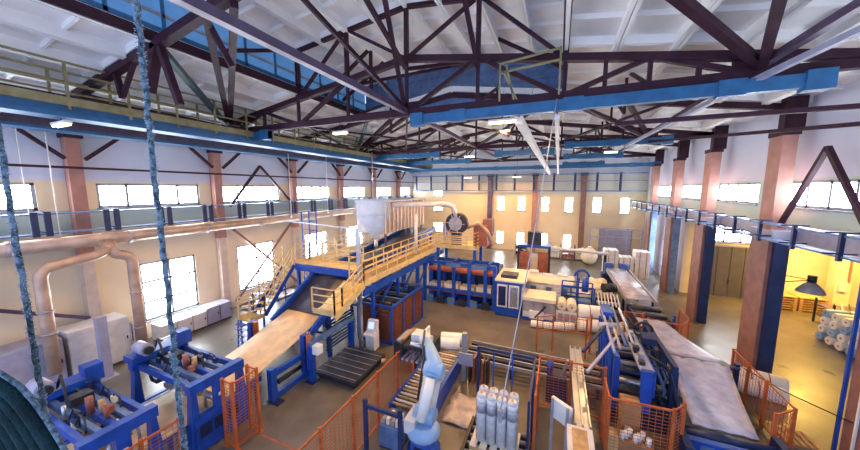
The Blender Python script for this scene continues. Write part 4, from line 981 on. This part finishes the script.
t = thing('drive_cabinet', 'low box of valves and cables behind the robot pedestal', 'cabinet', (-4.3, 7.6, 0))
MB().box(-4.8, -4.1, 7.2, 8.0, .05, .75).build('body', 'blue_grey', t); MB().box(-4.8, -4.1, 7.2, 8.0, 0, .05).build('plinth', 'dark', t)
for k in range(4): MB().box(-4.75+k*.16, -4.65+k*.16, 7.3, 7.7, .75, .9+.05*(k % 2)).build('valve', 'cream' if k % 2 else 'grey', t)
t = thing('magazine', 'dark box magazine with a slatted tray between fence and roller conveyor', 'magazine', (-5.6, 11.2, 0))
MB().box(-6.4, -5.3, 10.9, 12.2, .5, 1.3).build('tray', 'dark', t)
for x in (-6.3, -5.4):
    for y in (11.0, 12.1): MB().box(x-.05, x+.05, y-.05, y+.05, 0, .5).build('leg', 'navy', t)
[MB().box(-6.3+k*.27, -6.12+k*.27, 11.0, 12.1, 1.3, 1.38+.1*(k % 2)).build('carton_blank', 'carton' if k % 2 else 'grey', t) for k in range(3)]; MB().box(-5.36, -5.28, 11.8, 12.4, 1.0, 1.6).build('white_board', 'white', t)

# steel chute and boards
t = thing('steel_chute', 'long narrow silver chute pointing at the camera, ending in a cream tray', 'chute', (.9, 10, 0))
MB().box(.72, 1.08, 8.45, 12.9, 1.5, 1.56).build('bed', 'silver', t)
for x in (.72, .9, 1.08): MB().box(x-.02, x+.02, 8.45, 12.9, 1.56, 1.66).build('rib', 'silver', t)
MB().box(.5, 1.12, 7.3, 8.42, 1.45, 1.6).build('tray', 'machine_white', t); MB().box(.62, .98, 7.4, 8.3, 1.6, 1.63).build('tray_lining', 'wood', t)
for y in (7.6, 8.6, 10.6, 12.6):
    for x in (.76, 1.04): MB().bar((x, y, 0), (x, y, 1.47), .06).build('leg', 'grey', t)
t = thing('sign_board', 'white tilted panel standing on grey posts left of the chute', 'panel', (.3, 9, 0))
for p in ((.12, 9.05), (.52, 8.75)): MB().bar((p[0], p[1], 0), (p[0], p[1], 1.8), .08).build('post', 'grey', t)
MB()._add([(.08, 9.1, 1.2), (.58, 8.72, 1.2), (.58, 8.72, 1.8), (.08, 9.1, 1.8), (.14, 9.2, 1.2), (.66, 8.82, 1.2), (.66, 8.82, 1.8), (.14, 9.2, 1.8)], [(0, 1, 2, 3), (7, 6, 5, 4), (0, 4, 5, 1), (3, 2, 6, 7), (0, 3, 7, 4), (1, 5, 6, 2)]).build('board', 'white', t)

# cartons inside the cage
t = thing('carton', 'tall brown carton inside the orange cage', 'carton', (2.4, 10.6, .0))
MB().box(2.15, 2.65, 10.35, 10.85, 0, 1.35).build('box', 'carton', t); MB().box(2.15, 2.65, 10.55, 10.65, 1.35, 1.355).build('tape', 'wood', t); MB().box(2.25, 2.4, 10.345, 10.35, .5, .62).build('label_patch', 'white', t)
t = thing('carton', 'open brown carton filled with white cores, low in the orange cage', 'carton', (2.5, 9.95, 0))
MB().box(2.0, 2.9, 9.75, 10.25, 0, .5).build('box', 'carton', t)
for k in range(7): MB().cyl((2.1+k*.11, 9.85+.1*(k % 3), .5), (2.13+k*.11, 9.9+.1*(k % 3), .72), .07, 10).build('paper_core', 'white', t)
tag(MB().prism([(1.7, 0), (2.0, 0), (2.0, .55), (1.9, .62), (1.75, .6), (1.7, .5)], 1, 9.75, 10.1).build('yellow_sack', 'yellow'), 'yellow sack leaning in the corner of the orange cage', 'sack')

# ------------------------------------------------------------------ right winder and film
t = thing('film_winder', 'dark blue winding machine with swing arms and hoses in the right foreground', 'machine', (2.7, 12.8, 0))
MB().box(1.95, 3.9, 11.2, 15.2, 0, .5).build('base', 'navy', t)
for y in (11.4, 12.6, 13.8, 15.0):
    for x in (2.1, 3.7): MB().box(x-.09, x+.09, y-.10, y+.10, .5, 2.2).build('column', 'blue' if x < 3 else 'navy', t)
for x in (2.1, 3.7): MB().box(x-.07, x+.07, 11.3, 15.1, 2.2, 2.36).build('side_beam', 'blue' if x < 3 else 'navy', t)
for k in range(9): MB().cyl((2.2, 11.6+k*.42, 1.0+.14*(k % 3)), (3.6, 11.6+k*.42, 1.0+.14*(k % 3)), .10, 10).build('roller', ['dark', 'silver', 'navy'][k % 3], t)
for k, x in enumerate((2.0, 2.22, 2.44, 2.7)): MB().cyl((x, 11.3+.3*k, 2.5), (x-.03, 14.9, 2.8), .05, 10).build('long_cylinder', ['lilac_grey', 'silver', 'blue_grey', 'silver'][k], t)
MB().box(2.62, 2.98, 10.75, 13.4, 2.3, 2.38).build('head_plate', 'lilac_grey', t); MB().box(2.66, 2.94, 10.6, 10.78, 1.0, 2.38).build('head_front', 'blue', t)
MB().box(2.98, 3.04, 10.7, 13.3, 1.5, 2.36).build('head_side', 'blue', t)
for k in range(6): MB().box(2.64+.06*(k % 2), 2.8+.06*(k % 2), 10.95+k*.4, 11.15+k*.4, 2.38, 2.5+.05*(k % 3)).build('clamp', 'silver' if k % 2 else 'dark', t)
MB().box(1.95, 2.3, 13.9, 14.9, 2.5, 2.9).build('gearbox', 'blue', t); MB().box(3.1, 3.5, 12.6, 13.2, 2.36, 2.6).build('valve_box', 'navy', t)
rr = random.Random(11)
for k in range(20):
    x = 3.1+rr.uniform(0, .9); y = 10.9+k*.2
    MB().tube([(x+.3, y, .55), (x+.25+rr.uniform(-.2, .2), y+.15, 1.3), (x+rr.uniform(-.3, .1), y+.4, 1.9+rr.uniform(0, .5)), (3.0, y+.8, 2.2+rr.uniform(-.4, .3))], .03+.015*(k % 2), 6).build('hose', ['navy', 'dark', 'dark', 'blue_grey'][k % 4], t)
MB().tube(arc((3.3, 13.6, 2.5), .3, 0, math.pi, 8, (1, 0, 0), (0, 0, 1)), .05, 8).build('hoop', 'dark', t)
for k in range(8): MB().box(3.9, 4.05, 11.3+k*.45, 11.55+k*.45, .5, 1.0+.15*(k % 3)).build('drive_unit', 'dark' if k % 2 else 'blue_grey', t)
for a, b, m in (((1.05, 11.3, 2.3), (2.15, 13.5, 2.75), 'navy'), ((1.1, 10.2, 2.2), (2.15, 12.2, 2.6), 'lilac_grey')):
    MB().bar(a, b, .08).build('swing_arm', m, t)
MB().cyl((1.7, 13.1, 2.6), (2.3, 13.2, 2.65), .13, 10).build('arm_pivot', 'lilac_grey', t)
for k in range(5): MB().bar((2.0, 11.6+k*.75, .5), (2.0, 12.2+k*.75, 2.2), .08).build('brace', 'blue', t)

def film_rows(y0, y1, xa0, xb0, xa1, xb1, z0, z1, n=10, m=9, sag=.12):
    R = []
    for i in range(n+1):
        f = i/n; R.append([(xa0+(xa1-xa0)*f+((xb0-xa0)*(1-f)+(xb1-xa1)*f)*j/m, y0+(y1-y0)*f, z0+(z1-z0)*f-sag*math.sin(math.pi*f)+.02*math.sin(j*2.1)) for j in range(m+1)])
    return R
t = thing('film_calender', 'dark roller stack between the far grey film and the orange fence', 'machine', (5.0, 19.6, 0))
for k in range(5): MB().cyl((4.3, 18.9+k*.5, .9+.12*(k % 2)), (5.7, 18.9+k*.5, .9+.12*(k % 2)), .17, 12).build('roller', ['dark', 'belt_dark', 'navy'][k % 3], t)
for x in (4.25, 5.75): MB().box(x-.08, x+.08, 18.6, 21.1, 0, 1.0).build('side_frame', 'navy', t)
MB().box(4.6, 5.0, 18.5, 18.7, .2, .8).build('white_box', 'white', t); MB().box(5.75, 5.95, 18.7, 19.2, .6, 1.0).build('red_box', 'red_brown', t)
t = thing('film_web', 'wide grey-violet plastic film running over a bar down to the blue roller', 'film', (4.8, 12.5, 0))
MB().sheet(film_rows(14.15, 10.75, 4.35, 6.2, 4.05, 5.55, 1.42, .95), .012).build('film_drop', 'film', t)
MB().sheet(film_rows(16.9, 14.2, 3.75, 4.9, 4.35, 6.2, 1.75, 1.44), .012).build('film_run', 'film', t)
t = thing('film_bar', 'slim blue deflecting bar on posts that the grey film passes over', 'bar', (5.3, 14.1, 0))
MB().cyl((4.0, 14.12, 1.36), (6.5, 14.12, 1.36), .045, 10).build('bar', 'blue_grey', t); MB().box(3.9, 6.5, 14.2, 14.26, 1.22, 1.38).build('beam', 'navy', t)
for x in (4.0, 6.45): MB().box(x-.06, x+.06, 14.14, 14.28, 0, 1.5).build('post', 'navy', t)
t = thing('unwind_roller', 'broad blue roller unit at the bottom right with the film winding onto it', 'machine', (4.8, 10.5, 0))
MB().cyl((3.75, 10.55, .78), (5.85, 10.55, .78), .17, 14).build('roller', 'navy', t)
MB().box(3.7, 5.9, 10.0, 10.2, .55, .95).build('front_beam', 'blue', t); MB().box(3.7, 5.9, 9.6, 9.75, .2, .6).build('lower_beam', 'blue', t)
for x in (3.6, 5.95): MB().box(x-.1, x+.1, 9.5, 10.9, 0, 1.05).build('side_plate', 'navy', t)
MB().box(3.8, 5.8, 9.75, 10.5, .15, .3).build('tray', 'lilac_grey', t)
for k in range(4): MB().box(4.0+k*.45, 4.3+k*.45, 9.98, 10.0, .65, .85).build('cover_panel', 'blue_grey', t)

# ------------------------------------------------------------------ left wall furniture
def cabinet(lab, x0, x1, y0, y1, h, m, doors, axis=0):
    t = thing('control_cabinet', lab, 'cabinet', ((x0+x1)/2, (y0+y1)/2, 0))
    MB().box(x0+.03, x1-.03, y0+.03, y1-.03, 0, .08).build('plinth', 'dark', t)
    MB().box(x0, x1, y0, y1, .08, h).build('body', m, t)
    for k in range(doors):
        a = y0+(y1-y0)*k/doors; b = y0+(y1-y0)*(k+1)/doors
        d = MB().box(x1, x1+.025, a+.02, b-.02, .12, h-.04).build('door', m, t)
        MB().box(x1+.025, x1+.05, b-.12, b-.08, h*.5, h*.5+.15).build('handle', 'dark', d)
    return t
cabinet('grey control cabinet standing below the left duct drop', -19.5, -18.25, 3.2, 4.75, 2.0, 'lilac_grey', 1)
cabinet('tall pale control cabinet with two doors beside the lilac post', -19.5, -18.3, 4.9, 6.8, 2.1, 'machine_white', 2)
labs = ['white-topped low cabinet at the near end of the row under the first big window', 'second low cabinet of the row under the first big window', 'third low cabinet of the row under the first big window', 'fourth low cabinet of the row, grey, just past the window', 'last grey low cabinet of the row, beside the column']
for k in range(5): cabinet(labs[k], -19.5, -18.55, 8.1+k*.74, 8.8+k*.74, .95 if k < 3 else 1.05, 'machine_white' if k < 3 else 'lilac_grey', 1)
t = thing('lilac_post', 'lilac square steel post standing before the pale control cabinet', 'post', (-17.4, 5.6, 0))
MB().box(-17.55, -17.25, 5.45, 5.75, 0, 2.7).build('post', 'lilac_grey', t); MB().box(-17.7, -17.1, 5.3, 5.9, 0, .04).build('base_plate', 'grey', t)
t = thing('lilac_post', 'wide pale steel post at the far left edge behind the rope', 'post', (-18.9, 3.3, 0))
MB().box(-18.75, -18.4, 3.0, 3.15, 0, 6.6).build('post', 'pale_blue', t); MB().box(-18.9, -18.3, 2.9, 3.2, 0, .05).build('base_plate', 'grey', t)
t = thing('radiator', 'grey ribbed radiator on the wall beside the right duct drop', 'radiator', (-19.7, 7.0, .3))
for k in range(7): MB().box(-19.95, -19.65, 6.75+k*.17, 6.87+k*.17, .3, 1.2).build('rib', 'lilac_grey', t)
MB().box(-19.95, -19.75, 6.75, 7.9, .25, .32).build('header', 'grey', t)
t = thing('pump_unit', 'dark blue pump set on the floor at the foot of the right duct drop', 'pump', (-16.2, 7.4, 0))
MB().box(-17.0, -15.6, 6.9, 7.9, 0, .15).build('skid', 'navy', t); MB().cyl((-16.8, 7.4, .5), (-16.0, 7.4, .5), .3, 12).build('motor', 'navy', t); MB().box(-16.0, -15.7, 7.1, 7.7, .15, .9).build('pump_head', 'blue', t)
for k in range(3): MB().box(-16.7+k*.25, -16.55+k*.25, 7.2, 7.6, .8, 1.1).build('valve', 'dark', t)
t = thing('pipe_bundle', 'bundle of pale pipes on the floor under the second big window', 'pipes', (-18.8, 14.5, 0))
for k in range(5): MB().cyl((-19.2+k*.2, 12.8, .1), (-19.2+k*.2, 16.8, .1), .09, 8).build('pipe', ['silver', 'column_cream'][k % 2], t)
t = thing('low_bench', 'blue-framed bench with boxes under the second big window', 'bench', (-17.8, 13.8, 0))
for x in (-18.2, -17.4):
    for y in (12.8, 14.8): MB().bar((x, y, 0), (x, y, .9), .06).build('leg', 'blue', t)
MB().box(-18.25, -17.35, 12.75, 14.85, .9, .96).build('top', 'blue_grey', t); railing(t, [(-17.4, 12.8, .9), (-17.4, 14.8, .9)], 'blue', .7, .5, (.35,))
for k in range(3): MB().box(-18.1, -17.6, 12.9+k*.6, 13.3+k*.6, .96, 1.2+.1*k).build('box', 'lilac_grey', t)

# ------------------------------------------------------------------ side hall things
t = thing('flood_lamp', 'dark dome floodlight on two thin arms reaching from the big column', 'lamp', (9.3, 16.4, 4.0))
MB().tube([(9.3, 16.4, 3.95), (9.3, 16.4, 4.07), (9.3, 16.4, 4.25), (9.3, 16.4, 4.37)], [.40, .36, .22, .1], 16).build('dome', 'grey', t)
MB().cyl((9.3, 16.4, 4.37), (9.3, 16.4, 4.62), .13, 10).build('ballast', 'dark', t)
for p in ((8.42, 16.15, 4.6), (8.42, 16.15, 4.35)): MB().bar(p, (9.3, 16.4, 4.45), .03).build('arm', 'dark', t)
t = thing('pallet_stack', 'stack of flat wooden pallets against the yellow wall of the side hall', 'pallets', (15, 27.4, 0))
for k in range(6):
    for x in (14.1, 15.5): MB().box(x-.65, x+.65, 26.9, 28.1, .1+k*.16, .14+k*.16).build('deck', 'wood', t); MB().box(x-.65, x-.5, 26.9, 28.1, k*.16, .1+k*.16).build('runner', 'carton', t); MB().box(x+.5, x+.65, 26.9, 28.1, k*.16, .1+k*.16).build('runner', 'carton', t)
t = thing('white_post', 'cream square pillar with a switch box in the side hall', 'post', (17.0, 27.9, 0))
MB().box(16.6, 17.3, 27.4, 28.1, 0, 6.05).build('shaft', 'annex', t); MB().box(16.75, 17.1, 27.3, 27.4, 1.5, 2.1).build('switch_box', 'cream', t); MB().bar((17.15, 27.35, 2.1), (17.15, 27.35, 6.0), .08).build('conduit', 'column_brown', t)
k = 0
for iz in range(4):
    for iy in range(4):
        y = 20.4+iy*.62; z = iz*.42
        lying_roll(14.0+.04*iz, y, z, .22 if iz else .215, 1.7, .06, 'white wrapped roll in the side hall pile, %s layer, %s from the near end' % (['bottom', 'second', 'third', 'top'][iz], ORD[iy]), 'white rolls piled in the side hall', 'pale_blue' if (iy+iz) % 3 == 0 else 'white', 1)
t = thing('scrap_rack', 'low dark metal rack with scrap behind the white roll pile', 'rack', (15.5, 24.6, 0))
for x in (14.6, 17.6):
    for y in (23.9, 25.2): MB().bar((x, y, 0), (x, y, 1.5), .08).build('leg', 'dark', t)
for z in (.5, 1.1): MB().box(14.6, 17.6, 23.9, 25.2, z, z+.05).build('shelf', 'steel_light', t)
for k in range(8): MB().bar((14.7+.3*k, 24, 1.15+.03*k), (15.3+.3*k, 25.1, 1.25+.02*k), .06).build('scrap_bar', 'grey' if k % 2 else 'dark', t)
t = thing('pallet', 'broken wooden pallet lying on the floor at the bottom right', 'pallet', (7.6, 12.6, 0))
for k in range(5): MB().box(6.95+k*.17, 7.07+k*.17, 12.2, 13.0, .1, .13).build('deck_board', 'wood', t)
for y in (12.25, 12.6, 12.95): MB().box(6.95, 7.75, y-.04, y+.04, 0, .1).build('runner', 'carton', t)
t = thing('barrier_chain', 'thin cable strung from the film bar to the corner column', 'cable', (7.5, 13.5, 1))
MB().tube([(6.5, 14.2, 1.45), (7.3, 13.4, 1.2), (7.86, 11.7, 1.5)], .018, 6).build('cable', 'dark', t)
t = thing('blue_bollard_frame', 'blue steel angle post at the right edge before the corner column', 'post', (7.7, 12.2, 0))
MB().bar((7.84, 12.08, 0), (7.84, 12.08, 5.9), .07).build('post', 'blue', t)
bars('warning_conduit', 'white conduit with a red end running up the corner column', 'conduit', [((7.87, 11.6, .6), (7.87, 11.6, 5.5))], .05, 'white')

# painted floor line
tag(MB().box(-9.0, -5.4, 6.02, 6.10, 0, .004).build('floor_line', 'red_brown'), 'red safety line painted on the floor from the small cage to the fence', 'floor marking')

# ------------------------------------------------------------------ hanging ropes and cables
def fuzzy_rope(lab, x, y, z0, z1, r, seed):
    rr = random.Random(seed); t = thing('hanging_rope', lab, 'rope', (x, y, z0))
    pts = []; rs = []; z = z0
    while z <= z1: pts.append((x+rr.uniform(-.004, .004), y+rr.uniform(-.004, .004), z)); rs.append(r*rr.uniform(.85, 1.12)); z += .05
    MB().tube(pts, rs, 10).build('core', 'rope', t)
    fz = MB()
    for k in range(int((z1-z0)*260)):
        a = rr.uniform(0, 6.283); zz = rr.uniform(z0, z1); l = r*rr.uniform(.3, .8); d = V((math.cos(a), math.sin(a), rr.uniform(-.6, .6)))
        p = V((x, y, zz))+V((math.cos(a), math.sin(a), 0))*r*.9
        fz.bar(p, p+d*l, .003)
    fz.build('frayed_fibre', 'fibre', t, 'stuff')
    return t
fuzzy_rope('frayed dusty blue rope hanging vertically close to the camera', -2.0, .92, 4.0, 15.1, .013, 3)
fuzzy_rope('second frayed blue rope at the far left edge close to the camera', -2.54, .56, 4.0, 15.05, .012, 4)
# dark green hoses arched at the lower left corner
t = thing('hose_bundle', 'arched bundle of dark green hoses with a frayed grey edge at the lower left corner', 'hoses', (-2.3, .37, 0))
HO, HA = V((-2.175, .349, 6.877)), V((.9195, .393, 0))
outl = [(-200, -40), (-185, 40), (-150, 92), (-105, 116), (-60, 116), (-25, 105), (0, 91), (15, 82), (30, 70), (41, 54), (51, 34), (60, 12), (69, -12), (78, -45), (86, -100)]
def hose(off, back, r, m, nm):
    pts = []
    for k, (a, b) in enumerate(outl):
        p = V((-60, -60)); q = V((a, b)); d = (p-q).normalized()
        q = q+d*off
        pts.append(HO+HA*(q.x*.00433)+V((0, 0, q.y*.00433))+V((-.88, .141, -.453))*back)
    pts = [V((pts[0].x, pts[0].y, 0))]+pts+[V((pts[-1].x+.02, pts[-1].y, 0))]
    MB().tube(pts, r, 10).build(nm, m, t)
hose(0, 0, .009, 'rope', 'edge_cord')
for k in range(9): hose(9+11*k, .01*(k % 2), .030, 'green_hose', 'hose')
for k in range(9): hose(13+11*k, .05, .034, 'green_hose', 'hose')

for k, (x, y, z0, z1, lab) in enumerate(((-19.0, 4.6, 5.9, 10.6, 'thin white drop cable at far left before the upper window'), (-18.6, 5.2, 5.9, 10.6, 'second thin white drop cable beside the first left column'), (-17.9, 8.3, 6.1, 10.6, 'thin white drop cable in the first window bay past the rope'), (-17.5, 19.5, 6.1, 10.6, 'thin white drop cable in the third window bay'), (-17.2, 15.5, 6.1, 10.4, 'thin white drop cable near the inverted-V brace on the left'))):
    t = thing('drop_cable', lab, 'cable', (x, y, z0)); MB().tube([(x, y, z0), (x, y, z1)], .02, 6).build('cable', 'white', t); MB().box(x-.05, x+.05, y-.05, y+.05, z0-.1, z0).build('plug', 'white', t)
t = thing('pendant_cable', 'grey control cable hanging slantwise from the near blue beam to the pallet', 'cable', (-.3, 11, 2))
P0, P1 = V((-.2, 11.3, 11.0)), V((-1.15, 7.45, 2.2))
MB().tube([P0+(P1-P0)*f+V((0, 0, -.35*math.sin(math.pi*f))) for f in [i/14 for i in range(15)]], .017, 8).build('cable', 'lilac_grey', t)
MB().box(P1.x-.05, P1.x+.05, P1.y-.05, P1.y+.05, P1.z-.35, P1.z).build('control_box', 'grey', t)
